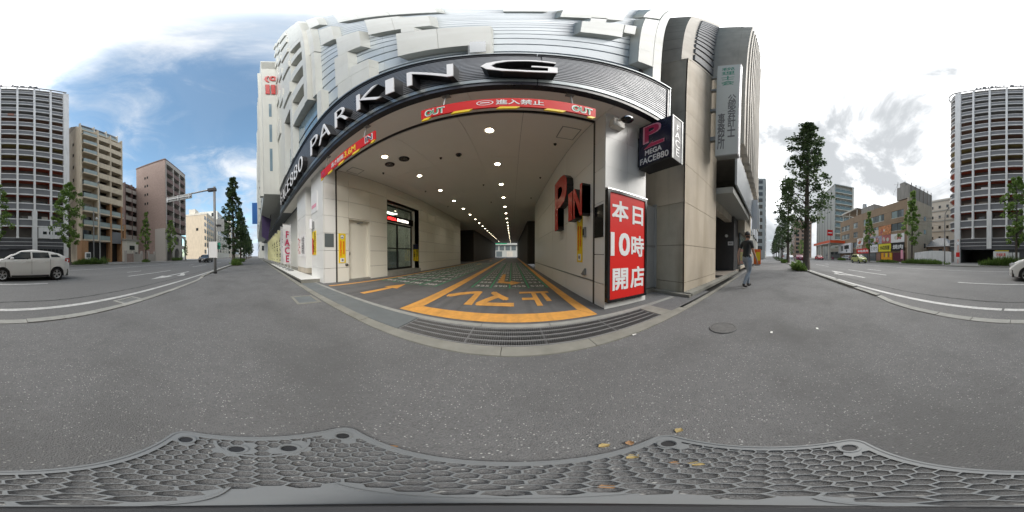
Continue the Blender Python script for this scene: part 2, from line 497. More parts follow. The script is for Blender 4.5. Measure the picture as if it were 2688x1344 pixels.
def seam(name, pts, wdt, z, m, parent, jag=0.012):
    mb = MB(); L = []
    for i, (x, y) in enumerate(pts):
        L.append((x, y + random.uniform(-jag, jag), wdt*random.uniform(0.4, 1.3)))
    for (a, b, c), (d, e, f) in zip(L, L[1:]):
        mb.face([(a, b-c/2, z), (d, e-f/2, z), (d, e+f/2, z), (a, b+c/2, z)])
    return mb.build(name, m, parent)
seam('joint_crack', [(-30+i*0.12, -3.72+0.02*math.sin(i*.3)) for i in range(440)], 0.035, RZ+0.004, 'crack', road, 0.02)
for sx, sy, n_, dx_, dy_ in ((4.5, .2, 60, .09, -.035), (-4, -1.2, 50, -.1, .012)  ):
    pp = [(sx+i*dx_+.05*math.sin(i*.7), sy+i*dy_) for i in range(n_)]
    seam('hairline_crack', pp, 0.006, 0.003, 'crack', pav, 0.02)

# kerb stones, each its own block
def kerbs(y0, y1, xs, top, w=0.15):
    random.seed(11)
    for a, b in zip(xs, xs[1:]):
        o = MB().bbox(a+0.004, b-0.004, -w/2, w/2, -0.25, 0.0, r=0.008).build('kerb_stone', 'kerb')
        yield o, (a+b)/2
kerb = tag(MB().prism([(-600, KY-.16, -.27), (600, KY-.16, -.27), (600, KY-.03, -.27), (-600, KY-.03, -.27)], (0, 0, 0.15)).build('kerb', 'concrete'), kind='structure')
def kerb_stone(x0, x1, ya, yb, top):
    w = 0.075
    p = [(x0, ya-w), (x1, yb-w), (x1, yb+w), (x0, ya+w)]
    MB().prism([(x, y, -0.20) for x, y in p], (0, 0, 0.20+top)).build('kerb_stone', 'kerb', kerb)
def ky(x):
    if x < -7.9: return -2.68
    if x < -6.6: return -2.68 + (x+7.9)/1.3*0.28
    if x < 2.4: return -2.40
    if x < 3.35: return -2.40 - (x-2.4)/0.95*0.22
    return -2.62
xs = []
x = -52.0
while x < 52:
    xs.append(x)
    step = 0.6 if -12 < x < 12 else 2.0
    x += step
random.seed(3)
for a, b in zip(xs, xs[1:]):
    mid = (a+b)/2
    top = 0.012 if -7.6 < mid < 3.2 else (0.075 if mid < -9 or mid > 4.6 else 0.04)
    kerb_stone(a+0.005, b-0.005, ky(a)+random.uniform(-.006, .006), ky(b)+random.uniform(-.006, .006), top + random.uniform(-.004, .004))
fk = tag(MB().prism([(-300,-17.35,-.27),(300,-17.35,-.27),(300,-17.2,-.27),(-300,-17.2,-.27)], (0,0,0.36)).build('far_kerb', 'kerb'), kind='structure')

# road paint
def rect(name, m, x0, x1, y0, y1, z, parent):
    return MB().face([(x0,y0,z),(x1,y0,z),(x1,y1,z),(x0,y1,z)]).build(name, m, parent)
PZ = RZ + 0.004
for x0, x1 in ((-120,-60),(-60,-30),(-30,-14),(-14,-6),(-6,0.4),(0.43,6.9),(7.1,14),(14,30),(30,60),(60,120)):
    rect('edge_line', 'white_paint', x0, x1-0.02, -3.22, -3.08, PZ, road)
for k in range(-9, 10):
    x0 = -1.9 + k*9.0
    rect('lane_dash', 'white_paint', x0, x0+4.6, -6.36, -6.24, PZ, road)
for x0, x1 in ((-9.4,-7.9),(9.6,11.4),(-20,-18.4),(20.4,22),(-31,-29),(31,33)):
    rect('lane_dash', 'white_paint', x0, x1, -8.06, -7.94, PZ, road)
for k in range(-6, 6):
    rect('centre_line', 'white_paint', k*20+0.03, k*20+20, -12.18, -12.04, PZ, road)
def lane_arrow(xt, y):
    z = PZ
    mb = MB()
    mb.face([(xt-4.4,y-.07,z),(xt-1.5,y-.07,z),(xt-1.5,y+.07,z),(xt-4.4,y+.07,z)])
    mb.face([(xt-1.5,y-.34,z),(xt,y,z),(xt-1.5,y+.34,z)])
    mb.face([(xt-3.5,y+.07,z),(xt-3.0,y+.07,z),(xt-2.3,y+.36,z),(xt-2.8,y+.36,z)])
    mb.face([(xt-3.05,y+.36,z),(xt-1.75,y+.36,z),(xt-2.1,y+.72,z)])
    mb.build('lane_arrow', 'white_paint', road)
for xt in (-6.1, 11.2, 30, -28): lane_arrow(xt, -4.60)
# gully grate in the road by the kerb
gg = thing('gully_grate', 'iron gully grate in a concrete frame beside the dropped kerb', 'drain', (-2.75, -2.70, RZ))
mb = MB()
for a in ((-3.07,-2.43,-2.93,-2.87),(-3.07,-2.43,-2.53,-2.47),(-3.07,-3.01,-2.87,-2.53),(-2.49,-2.43,-2.87,-2.53)): mb.box(*a, RZ-.05, RZ+.012)
mb.build('frame', 'kerb', gg)
for k in range(9):
    xx = -3.0 + k*0.063
    B('bar', 'galv', gg, xx-.014, xx+.014, -2.865, -2.535, RZ-.04, RZ+.010)
# covers in the pavement
mat('iron', (.135,.133,.13), .8, var=.2, vscale=12)
mc = thing('manhole_cover', 'small round cast iron manhole cover in the pavement', 'manhole cover', (2.02, 0.56, 0))
MB().lathe([(0, .012), (.15, .012), (.15, 0)], (2.02,.56,0), 28).build('cover', 'iron', mc)
MB().lathe([(.155, 0), (.155, .014), (.175, .014), (.18, 0)], (2.02,.56,0), 28).build('rim', 'iron', mc)
for k in range(-2, 3): B('rib', 'iron', mc, 2.02-.11+abs(k)*.02, 2.02+.11-abs(k)*.02, .56+k*.05-.008, .56+k*.05+.008, .0125, .017)
sc_ = thing('access_cover', 'square steel access cover in a pale frame in the pavement', 'access cover', (-3.45, 1.05, 0))
mb = MB()
for a in ((-3.78,-3.12,.80,.86),(-3.78,-3.12,1.26,1.32),(-3.78,-3.71,.86,1.26),(-3.19,-3.12,.86,1.26)): mb.box(*a, -.02, .010)
mb.build('frame', 'concrete', sc_)
B('lid', 'channel', sc_, -3.705, -3.195, .865, 1.255, -.02, .006)
# ---------------------------------------------------------------- parking building (ground floor drive-through)
GX0, GX1 = -5.24, 1.55            # drive-through walls
PF = 2.43                         # front of the right pier
SY = 2.83                         # shutter line
CZ = 4.42                         # ceiling
TL = 50.0                         # length of the passage
mat('lobby_glow', (.9,.9,.85), .4, emit=(1.0,.95,.82), estr=2.2)
hall = thing('parking_building', 'white parking building with stepped panels above a dark ribbed sign band', 'building', (0, 3, 0))
gfloor = sheet('garage_floor', 'garage_floor', [(GX0-1,2.16),(GX1+0.05,2.16),(GX1+0.05,TL+12),(GX0-1,TL+12)], 0.0)
sheet('forecourt', 'walk', [(1.59,2.16),(4.4,2.16),(4.4,3.4),(1.59,3.4)], 0.001)
sheet('forecourt', 'patch', [(2.35,1.57),(4.2,1.57),(4.2,2.157),(2.35,2.157)], 0.0)
# kerb strip and trench in front of the entrance
apron = tag(MB().prism([(-60,1.38,-.2),(4.0,1.38,-.2),(4.0,1.50,-.2),(-60,1.50,-.2)], (0,0,.18)).build('apron', 'concrete'), kind='structure')
random.seed(8)
x = -40.0
while x < 8.0:
    st = 2.0 if x < -10 else 0.9
    B('edging_block', 'concrete', apron, x+.003, x+st-.003, 1.385, 1.56 if x < 2.4 else 1.50, -.15, .006+random.uniform(-.003, .003))
    x += st
x = -5.8
while x < 2.35:
    B('edging_block', 'kerb', apron, x+.003, x+.897, 2.06, 2.16, -.15, .008)
    x += .9
B('edging_block', 'concrete', apron, 2.06, 2.34, 1.565, 2.055, -.15, .006)
B('channel_plate', 'channel', apron, -5.75, -3.6, 1.57, 2.055, -.05, .003)
B('channel_plate', 'channel', apron, -3.59, -1.35, 1.57, 2.055, -.05, .003)
B('trench', 'black', apron, -1.34, 2.05, 1.565, 2.058, -.25, -.06)
for k in range(4):
    x0 = -1.33 + k*0.845
    gt = thing('drain_grate', ['steel drain grate at the channel plate end of the entrance trench', 'steel drain grate second along the entrance trench', 'steel drain grate third along the entrance trench', 'steel drain grate at the pier end of the entrance trench'][k], 'grate', (x0+.42, 1.81, 0), group='grates over the entrance trench')
    mb = MB()
    for yy in (1.585, 1.70, 1.815, 1.93, 2.04): mb.box(x0+.005, x0+.835, yy-.006, yy+.006, -.05, .004)
    mb.box(x0, x0+.004, 1.58, 2.045, -.05, .001); mb.box(x0+.836, x0+.84, 1.58, 2.045, -.05, .001)
    mb.build('frame', 'pole_grey', gt)
    mb = MB()
    n = 34
    for i in range(n):
        xx = x0+.02+i*.8/(n-1)
        mb.box(xx-.0035, xx+.0035, 1.592, 2.034, -.045, .001)
    mb.build('cross_bars', 'iron', gt)

# floor paint in the passage
GZ = 0.004
def poly(name, m, pts, z=GZ, parent=None):
    return MB().face([(x, y, z) for x, y in pts]).build(name, m, parent or gfloor)
poly('lane_border', 'yellow_paint', [(-1.86,2.24),(1.30,2.24),(1.10,2.60),(-1.58,2.60)])
poly('lane_border', 'yellow_paint', [(-1.86,2.244),(-1.585,2.604),(-1.585,44),(-1.80,44)])
poly('lane_border', 'yellow_paint', [(1.305,2.244),(1.48,44),(1.33,44),(1.105,2.604)])
poly('lane_border', 'yellow_paint', [(-4.80,2.28),(-4.66,2.28),(-4.72,44),(-4.86,44)])
def arrow(x, y0, y1, sgn=1, m='yellow_paint'):
    h = (y1-y0)
    if sgn > 0:
        poly('lane_arrow', m, [(x-.09,y0),(x+.09,y0),(x+.09,y0+h*.58),(x+.26,y0+h*.58),(x,y1),(x-.26,y0+h*.58),(x-.09,y0+h*.58)])
arrow(-3.33, 2.52, 4.36)
for k in range(3): arrow(-3.3, 15+k*9, 17+k*9)
# turned arrow for leaving cars
poly('lane_arrow', 'yellow_paint', [(-.30,8.0),(-.44,8.0),(-.50,5.6),(-.05,5.45),(-.05,5.2),(.32,5.62),(-.05,6.05),(-.05,5.8),(-.28,5.86)], GZ+.004)
# stop lettering read by cars that leave
for s, x in (('止', .56), ('マ', -.34), ('レ', -1.14)):
    text('stop_letter', s, 'yellow_paint', gfloor, (x, 3.62, .003), -X, -Y, 1.14, 0.70, depth=.003, bold=0.045)
# numbered waiting grid
def grid(x0, x1, y0, rows, pitch, first, step):
    n = 4; cw = (x1-x0)/n
    for i in range(n+1):
        xx = x0+i*cw
        poly('grid_line', 'green_paint', [(xx-.022,y0),(xx+.022,y0),(xx+.022,y0+rows*pitch),(xx-.022,y0+rows*pitch)], .003)
    for r in range(rows+1):
        yy = y0+r*pitch
        for i in range(n):
            poly('grid_line', 'green_paint', [(x0+i*cw+.023,yy-.012),(x0+(i+1)*cw-.023,yy-.012),(x0+(i+1)*cw-.023,yy+.012),(x0+i*cw+.023,yy+.012)], .003)
    for r in range(rows):
        for i in range(n):
            text('grid_number', str(first+i*step+r), 'num_paint', gfloor, (x0+(i+.5)*cw, y0+.30+r*pitch, .004), X, Y, .26, cw*.72, depth=.002, bold=0.02)
grid(-1.20, 1.06, 4.72, 22, .66, 325, 65)
grid(-4.58, -2.30, 4.46, 22, .66, 65, 65)

# inner walls of panels
def wall_panels(x, ys, zs, m, side, skip=None, t=.03, parent=None, name='wall_panel'):
    for a, b in zip(ys, ys[1:]):
        for c, d in zip(zs, zs[1:]):
            if skip and skip((a+b)/2, (c+d)/2): continue
            B(name, m, parent or hall, min(x, x+side*t), max(x, x+side*t), a+.006, b-.006, c+.006, d-.006)
ZL = [0, .53, 1.17, 1.81, 2.45, 3.10, 3.76, CZ]
# left wall
D0, D1, DT = 3.36, 4.44, 2.44      # service door recess
A0, A1, AT = 5.46, 8.20, 3.68      # shop entrance alcove
mb = MB()
mb.box(GX0-.33, GX0-.03, 2.33, D0, 0, CZ); mb.box(GX0-.33, GX0-.03, D0, D1, DT, CZ); mb.box(GX0-.33, GX0-.03, D1, A0, 0, CZ)
mb.box(GX0-.33, GX0-.03, A0, A1, AT, CZ); mb.box(GX0-.33, GX0-.03, A1, 16, 0, CZ)
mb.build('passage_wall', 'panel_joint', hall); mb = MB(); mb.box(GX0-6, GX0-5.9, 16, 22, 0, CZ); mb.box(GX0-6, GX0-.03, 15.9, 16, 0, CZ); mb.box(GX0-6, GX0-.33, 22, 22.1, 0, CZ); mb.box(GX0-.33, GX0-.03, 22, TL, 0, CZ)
mb.build('passage_wall', 'wall_deep_shade', hall)
yl = [2.30, 2.80]
wall_panels(GX0-.03, [2.335, 2.80], ZL, 'panel', 1)
wall_panels(GX0-.03, [2.86, D0], ZL, 'panel_warm', 1)
wall_panels(GX0-.03, [D0, D1], [DT, 3.10, 3.76, CZ], 'panel_warm', 1)
wall_panels(GX0-.03, [D1, A0], ZL, 'panel_warm', 1)
wall_panels(GX0-.03, [A0, (A0+A1)/2, A1], [AT, 4.05, CZ], 'panel_warm', 1)
wall_panels(GX0-.03, [A1+i*.975 for i in range(9)], ZL, 'panel_warm', 1)
B('shutter_guide', 'slot', hall, GX0-.05, GX0+.004, 2.80, 2.86, 0, CZ)
# service door
B('door_lining', 'panel_warm', hall, GX0-.33, GX0-.02, D0-.001, D0+.03, .06, DT)
B('door_lining', 'panel_warm', hall, GX0-.33, GX0-.02, D1-.03, D1+.001, .06, DT)
B('door_lining', 'panel_warm', hall, GX0-.33, GX0-.02, D0+.03, D1-.03, DT-.04, DT)
sd_ = B('service_door', 'panel_warm', hall, GX0-.20, GX0-.16, D0+.03, D1-.03, .06, DT-.04)
B('door_handle', 'silver', sd_, GX0-.16, GX0-.11, D0+.10, D0+.13, 1.0, 1.12)
MB().tube([(GX0-.16,D0+.5,DT-.14),(GX0-.03,D0+.72,DT-.10)], .02).build('door_closer', 'grey_metal', sd_)
B('door_sill', 'concrete', hall, GX0-.33, GX0-.01, D0, D1, 0, .06)
# alcove with the sliding glass doors
AX = -5.78
mb = MB()
mb.box(AX-.1, GX0-.03, A0-.06, A0, 0, AT); mb.box(AX-.1, GX0-.03, A1, A1+.06, 0, AT); mb.box(AX-.1, GX0-.03, A0, A1, AT, AT+.05)
mb.build('alcove_lining', 'panel_warm', hall)
B('entrance_step', 'concrete', hall, AX-.5, GX0+.10, A0+.002, A1-.002, 0, .20)
ent = B('entrance_frame', 'black', hall, AX-.06, AX, A0+.01, A0+.09, .20, AT-.002)
for bx in ((A1-.09, A1-.01, .20, AT-.002), (A0+.09, A1-.09, AT-.08, AT-.002), (A0+.09, A1-.09, 2.62, 2.72), ((A0+A1)/2-.05, (A0+A1)/2+.05, .20, 2.62), (A0+.09, A1-.09, 1.32, 1.37), (A0+.09, A1-.09, .20, .30)):
    B('frame_bar', 'black', ent, AX-.06, AX, *bx)
for y0, y1 in ((A0+.09, (A0+A1)/2-.05), ((A0+A1)/2+.05, A1-.09)):
    B('door_pane', 'glass_clear', ent, AX-.035, AX-.025, y0, y1, .30, 1.32); B('door_pane', 'glass_clear', ent, AX-.035, AX-.025, y0, y1, 1.37, 2.62)
    B('transom_pane', 'glass_clear', ent, AX-.035, AX-.025, y0, y1, 3.12, AT-.08)
B('lobby', 'panel_warm', hall, AX-2.6, AX-2.5, A0-1, A1+1.5, 0, AT)
B('lobby', 'panel_warm', hall, AX-2.5, AX-.1, A1+.9, A1+1.0, 0, AT)
B('lobby', 'ceiling', hall, AX-2.5, AX-.1, A0-1, A1+1.0, AT, AT+.05)
B('lobby', 'concrete', hall, AX-2.5, AX-.5, A0-1, A1+1.0, 0, .19)
B('lobby_lamp', 'lobby_glow', hall, AX-1.6, AX-1.0, A0+.2, A1-.2, AT-.03, AT-.001)
B('lobby_counter', 'grey_metal', hall, AX-1.2, AX-.7, A1-1.2, A1-.4, .2, 1.2)
es = thing('entrance_sign', 'black lit sign reading MEGA FACE880 over the glass shop doors', 'sign', (AX+.1, 6.8, 2.7))
B('box', 'black_gloss', es, AX+.002, AX+.12, A0+.03, A1-.03, 2.74, 3.10)
text('lettering', 'MEGA', 'led_red', es, (AX+.121, 6.28, 2.90), Y, Z, .15, .62, depth=.006, bold=.02)
text('lettering', 'FACE880', 'led_white', es, (AX+.121, 7.20, 2.90), Y, Z, .15, .98, depth=.006, bold=.005)
# right wall
ZR = [0, .46, 1.00, 2.42, 3.44, CZ]
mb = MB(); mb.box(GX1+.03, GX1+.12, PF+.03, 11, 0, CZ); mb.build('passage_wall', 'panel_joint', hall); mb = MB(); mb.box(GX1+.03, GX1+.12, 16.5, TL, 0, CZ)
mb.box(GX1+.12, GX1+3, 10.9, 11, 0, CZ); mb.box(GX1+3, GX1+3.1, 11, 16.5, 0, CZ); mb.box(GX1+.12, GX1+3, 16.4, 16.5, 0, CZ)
mb.build('passage_wall', 'wall_deep_shade', hall)
wall_panels(GX1, [PF+.01, 2.80], [0, .46, 1.0, 2.0, 2.75, 3.55, CZ], 'panel', 1)
wall_panels(GX1, [2.86, 4.5, 6.1, 7.8, 9.4, 11], [0, .46], 'panel', 1)
wall_panels(GX1, [2.86, 4.5, 6.1, 7.8, 9.4, 11], [.48, 1.9, 3.1, CZ], 'panel', 1)
B('wall_trim', 'grey_metal', hall, GX1-.012, GX1+.02, 2.86, 11, .462, .478)
B('shutter_guide', 'slot', hall, GX1-.004, GX1+.05, 2.80, 2.86, 0, CZ)
# right pier with the dated opening board
mb = MB(); mb.box(GX1+.03, 2.55, PF+.02, 3.1, 0, CZ); mb.build('pier_core', 'panel_joint', hall)
for c, d in zip([0, .55, 1.3, 2.0, 2.75, 3.55, CZ], [.55, 1.3, 2.0, 2.75, 3.55, CZ]):
    for a, b in ((GX1, 2.05), (2.05, 2.58)):
        B('pier_panel', 'panel', hall, a+.003, b-.003, PF-.01, PF+.02, c+.003, d-.003)
    B('pier_panel', 'panel', hall, 2.552, 2.58, PF+.022, 3.1, c+.003, d-.003)
B('pier_base', 'panel', hall, GX1-.005, 2.585, PF-.015, PF-.011, 0, .10)
# left pier
mb = MB(); mb.box(-6.45, GX0-.03, 2.33, 2.9, 0, CZ); mb.build('pier_core', 'panel_joint', hall)
for c, d in zip(ZL, ZL[1:]):
    for a, b in ((-6.47, -5.85), (-5.85, GX0+.002)):
        B('pier_panel', 'panel', hall, a+.003, b-.003, 2.30, 2.33, c+.003, d-.003)
B('pier_panel', 'panel', hall, -6.48, -6.452, 2.332, 3.5, 0, CZ)
# ceiling boards
random.seed(2)
cx = [GX0, -4.4, -2.55, -1.0, .2, GX1]
cyy = [2.90, 5.0, 8.2, 11.4, 14.6, 20, 26, 32, 38, 44, TL]
for a, b in zip(cx, cx[1:]):
    for c, d in zip(cyy, cyy[1:]):
        B('ceiling_board', 'ceiling', hall, a+.003, b-.003, c+.003, d-.003, CZ, CZ+.03)
B('ceiling_board', 'ceiling', hall, GX1+.002, GX1+3, 11, 16.5, CZ, CZ+.03)
B('ceiling_board', 'ceiling', hall, GX0-6, GX0-.002, 16, 22, CZ, CZ+.03)
for a, b in ((-12.5, -9), (-9, -6.45), (-6.45, GX0), (GX0, -2.9), (-2.9, -.6), (-.6, GX1), (GX1, 2.58)):
    B('soffit_board', 'ceiling', hall, a+.003, b-.003, 2.14, 2.795, CZ, CZ+.03)
B('shutter_slot', 'slot', hall, GX0, GX1, 2.80, 2.897, CZ+.02, CZ+.06)
B('slot_rail', 'dark_steel', hall, GX0, GX1, 2.835, 2.86, CZ-.006, CZ+.019)
B('floor_slab', 'facade_dark', hall, -45, 2.6, 2.16, TL, CZ+.07, CZ+.3)
# ceiling hatches, vents, detectors
def hatch(x0, x1, y0, y1, lab):
    t = thing('ceiling_hatch', lab, 'hatch', ((x0+x1)/2, (y0+y1)/2, CZ))
    B('lid', 'ceiling', t, x0+.02, x1-.02, y0+.02, y1-.02, CZ-.008, CZ-.001)
    mb = MB()
    for a in ((x0,x1,y0,y0+.02),(x0,x1,y1-.02,y1),(x0,x0+.02,y0+.02,y1-.02),(x1-.02,x1,y0+.02,y1-.02)): mb.box(*a, CZ-.012, CZ-.001)
    mb.build('frame', 'grey_metal', t)
hatch(1.03, 1.46, 3.24, 3.77, 'square access hatch in the ceiling beside the red PIN letters')
hatch(-5.12, -4.70, 3.20, 3.72, 'square access hatch in the ceiling above the service door')
for x, y, lab in ((-3.74, 4.05, 'round dark ceiling vent above the service door side'), (-3.13, 4.05, 'round dark ceiling vent toward the middle of the passage')):
    t = thing('ceiling_vent', lab, 'vent', (x, y, CZ), group='round ceiling vents')
    MB().lathe([(.12, -.03), (.16, -.03), (.17, -.001)], (x, y, CZ), 20).build('rim', 'dark_steel', t)
    for k in range(3): MB().lathe([(.025+.035*k, -.02), (.045+.035*k, -.024), (.05+.035*k, -.02)], (x, y, CZ), 16).build('ring', 'black', t)
random.seed(5)
for x, y in ((-2.13,4.6),(-4.4,4.4),(1.1,4.1),(1.15,6.6),(-1.3,7.4),(-4.2,7.2),(1.1,9.4),(-1.3,10.2),(-4.3,10.4)):
    t = thing('sprinkler', 'small dark sprinkler head on the passage ceiling', 'sprinkler', (x, y, CZ), group='sprinkler heads on the passage ceiling')
    MB().lathe([(.045, -.001), (.045, -.014), (.018, -.016), (.018, -.05)], (x, y, CZ), 10).build('rose', 'black', t)
    MB().lathe([(0, -.051), (.03, -.053), (.03, -.058), (0, -.059)], (x, y, CZ), 10).build('deflector', 'dark_steel', t)
t = thing('dome_camera', 'small black dome camera on the passage ceiling', 'camera', (-1.55, 4.6, CZ))
MB().lathe([(.09, -.001), (.09, -.03), (.075, -.04)], (-1.55, 4.6, CZ), 14).build('base', 'dark_steel', t)
MB().lathe([(.07, -.04), (.06, -.08), (.03, -.10), (0, -.105)], (-1.55, 4.6, CZ), 14).build('dome', 'black_gloss', t, smooth=True)
# downlights in two rows
ring_me = MB().lathe([(.085, -.002), (.115, -.014), (.12, -.001)], (0,0,0), 18).mesh('trim'); ring_me.materials.append(M['sign_white'])
disc_me = MB().disc((0,0,-.004), .086, (0,0,-1), 18).mesh('lamp'); disc_me.materials.append(M['lamp_glow'])
ld = bpy.data.lights.new('downlight', 'SPOT'); ld.energy = 19; ld.spot_size = R(120); ld.spot_blend = 0.8; ld.shadow_soft_size = .08; ld.color = (1.0, .93, .80)
for row, x in ((0, -.49), (1, -3.49)):
    for k in range(24):
        t = thing('downlight', ('lit round downlight in the ceiling row over the exit lane', 'lit round downlight in the ceiling row over the entry lane')[row], 'downlight', (x, 3.56+k*1.95, CZ), group=('downlights over the exit lane', 'downlights over the entry lane')[row])
        for nm, me in (('trim', ring_me), ('lamp', disc_me)):
            q = bpy.data.objects.new(nm, me); C.objects.link(q); q.parent = t
        if k % 2 == 0:
            q = bpy.data.objects.new('bulb', ld); C.objects.link(q); q.parent = t; q.location = (0, 0, -.03)
# end of the passage: back street seen through the opening
B('back_wall', 'panel_joint', hall, GX0-.3, GX0+.15, TL-.3, TL, 0, CZ)
bs = thing('back_street_house', 'pale house with a glazed front beyond the far end of the passage', 'building', (-3, 66, 0))
B('wall', 'facade_grey', bs, -20, 12, 66, 74, 0, 10)
for k in range(12):
    for z in (2.6, 5.6):
        B('window', 'glass_grey', bs, -17+k*2.4, -15.2+k*2.4, 65.93, 66, z, z+1.9)
for k in range(6): B('door', 'stone_grey' if k % 2 else 'glass_grey', bs, -15+k*4.3, -12.6+k*4.3, 65.95, 66, 0, 2.2)
B('ledge', 'facade_grey', bs, -20, 12, 65.4, 65.998, 4.75, 5.1)
B('ledge', 'sign_green', bs, -8, -2, 65.4, 65.96, 5.11, 5.6)
# ---------------------------------------------------------------- facade of the parking building
BX0, BX1 = -13.0, 2.82
BY = 2.05
# sign band
B('band_back', 'band', hall, BX0, BX1-.03, BY, 2.135, CZ-.02, 6.55)
for k in range(17):
    z = 4.70+k*.102
    for a, b in ((BX0+.05, -9.2), (-9.19, -3.05), (-3.04, .35), (.36, BX1-.10)):
        B('band_rib', 'band_rib', hall, a, b, BY-.045, BY-.001, z, z+.058)
for a, b in ((BX0, -6.0), (-5.99, .30), (.31, BX1-.005)):
    B('band_edge', 'band_edge', hall, a, b, BY-.10, BY+.05, 6.552, 6.62)
    B('band_edge', 'band_edge', hall, a, b, BY-.09, BY-.001, 4.52, 4.66)
    B('band_fascia', 'band', hall, a, b, BY-.07, BY-.002, CZ-.03, 4.518)
    B('band_head', 'band', hall, a, b, BY-.06, BY-.002, 6.44, 6.55)
B('band_end', 'band_edge', hall, BX1-.028, BX1, BY-.08, 2.40, CZ-.02, 6.62)
B('band_end', 'band', hall, BX1-.09, BX1-.03, BY-.07, BY-.001, 4.52, 6.44)
# sign letters, each a deep box letter
LY = BY-.25
def bandletter(ch, x0, x1):
    t = thing('sign_letter', 'deep white-faced box letter %s of the %s word on the sign band' % (ch, 'PARKING' if x0 > -5.6 else 'FACE880'), 'letter', ((x0+x1)/2, LY, 4.72), group='letters of the sign band')
    text('letter_body', ch, 'letter_side', t, ((x0+x1)/2, BY-.046, 5.10), X, Z, .80, x1-x0, depth=.203, bold=0, thin=.010)
    text('letter_face', ch, 'letter_white', t, ((x0+x1)/2, LY, 5.10), X, Z, .80, x1-x0, depth=.02, bold=0, thin=.010)
for ch, x0, x1 in (('P', -5.02, -4.40), ('A', -4.30, -3.58), ('R', -3.32, -2.76), ('K', -2.46, -1.80), ('I', -1.71, -1.55), ('N', -1.31, -.66), ('G', -.34, .50)):
    bandletter(ch, x0, x1)
for k, ch in enumerate('FACE880'):
    x0 = -11.4 + k*.80
    bandletter(ch, x0, x0+(.55 if ch not in 'A80' else .64))
# the two 8s stand side by side and share one label
# upper wall behind, louvers and stepped white boxes
FY = 2.34
B('upper_wall', 'facade_dark', hall, -13, 2.55, FY+.06, 20, CZ+.31, 44)
z = 6.62; k = 0
while z < 44:
    for a, b in ((-5.5, -2.2), (-2.195, 2.2)):
        B('louver', 'facade_louver', hall, a, b, FY-.05, FY+.055, z, min(44, z+1.02))
    z += 1.2; k += 1
def wbox(x0, x1, z0, z1, d=.25, m='facade_white'):
    B('panel_core', 'facade_grey', hall, x0+.012, x1-.012, FY-.04-d, FY-.051, z0+.012, z1-.012)
    nx = max(1, round((x1-x0)/.75)); nz = max(1, round((z1-z0)/2.0))
    for i in range(nx):
        for j in range(nz):
            a, b = x0+(x1-x0)*i/nx, x0+(x1-x0)*(i+1)/nx; e, f = z0+(z1-z0)*j/nz, z0+(z1-z0)*(j+1)/nz
            B('facade_panel', m, hall, a+.004, b-.004, FY-.051-d, FY-.039-d, e+.006, f-.006)
    for j in range(nz):
        e, f = z0+(z1-z0)*j/nz, z0+(z1-z0)*(j+1)/nz
        B('side_panel', m, hall, x0, x0+.0115, FY-.038-d, FY-.052, e+.006, f-.006); B('side_panel', m, hall, x1-.0115, x1, FY-.038-d, FY-.052, e+.006, f-.006)
    B('soffit_panel', m, hall, x0+.013, x1-.013, FY-.037-d, FY-.053, z0, z0+.0115)
for b in ((-1.66,-.25,8.10,13.0),(-.55,-.25,6.63,8.09),(-2.30,-1.03,14.6,22.4),(-1.55,-1.30,12.9,14.59),(-3.2,-.87,27,41.5),(-2.3,-1.5,22.41,24.4),
          (.86,1.55,11.6,16.9),(1.56,1.80,13.2,16.9),(.97,1.22,16.91,20.4),(.56,1.50,19.6,31),(-.10,.40,26.4,33),(1.92,2.30,7.95,24),(2.305,2.55,6.63,44),
          (1.85,2.28,25.6,44),(-3.5,-2.56,12.0,17.5),(-3.70,-3.06,8.10,11.99),(-3.60,-2.36,6.63,8.09),(-3.05,-2.36,8.1,9.1),(-4.4,-3.6,17.6,26),
          (-5.0,-4.62,6.63,9.2),(-5.38,-5.06,9.3,17.3),(-5.5,-5.0,17.4,31),(-5.1,-4.2,31,43)):
    wbox(*b)
B('panel_window', 'glass_grey', hall, -.49, -.30, FY-.43, FY-.412, 6.7, 8.2)
# glazed bays left of the louvers and the open parking decks above them
for a, b in ((-5.9,-5.0),(-8.0,-5.92)):
    B('bay_glass', 'glass_blue', hall, a, b-.02, FY-.10, FY+.055, 6.63, 9.3)
    B('bay_mullion', 'facade_dark', hall, a, b-.02, FY-.12, FY-.101, 7.85, 7.93)
B('facade_panel', 'facade_white', hall, -8.5, -8.01, FY-.42, FY+.05, 6.63, 12)
B('bay_glass', 'glass_blue', hall, -10.2, -8.52, FY-.10, FY+.055, 6.63, 8.9)
B('facade_panel', 'facade_white', hall, -13, -10.22, FY-.42, FY+.05, 6.63, 12)
for z, zt in ((9.4, 10.5), (12.3, 13.6), (16.0, 17.6), (20.4, 22.2), (25.4, 27.6)):
    B('deck_parapet', 'facade_white', hall, -8.0, -5.92, FY-.40, FY-.05, z, zt)
for k in range(16):
    z = 12.02+k*2.0
    for a, b in ((-12.95, -11.6), (-11.59, -10.1), (-10.09, -8.02)):
        B('facade_panel', 'facade_white', hall, a, b-.006, FY-.42-(.10 if (k+int(a)) % 3 == 0 else 0), FY+.05, z, z+1.99)
for z0, z1 in ((27.7, 43.9),): B('facade_panel', 'facade_white', hall, -8.0, -5.92, FY-.40, FY-.05, z0, z1)
for z0, z1 in ((9.3, 15), (15.01, 24), (24.01, 43.9)): B('facade_panel', 'facade_white', hall, -5.91, -5.51, FY-.45, FY-.05, z0, z1)
B('deck_shade', 'facade_grey', hall, -8.0, -5.55, FY+.0, FY+.055, 9.31, 43.9)
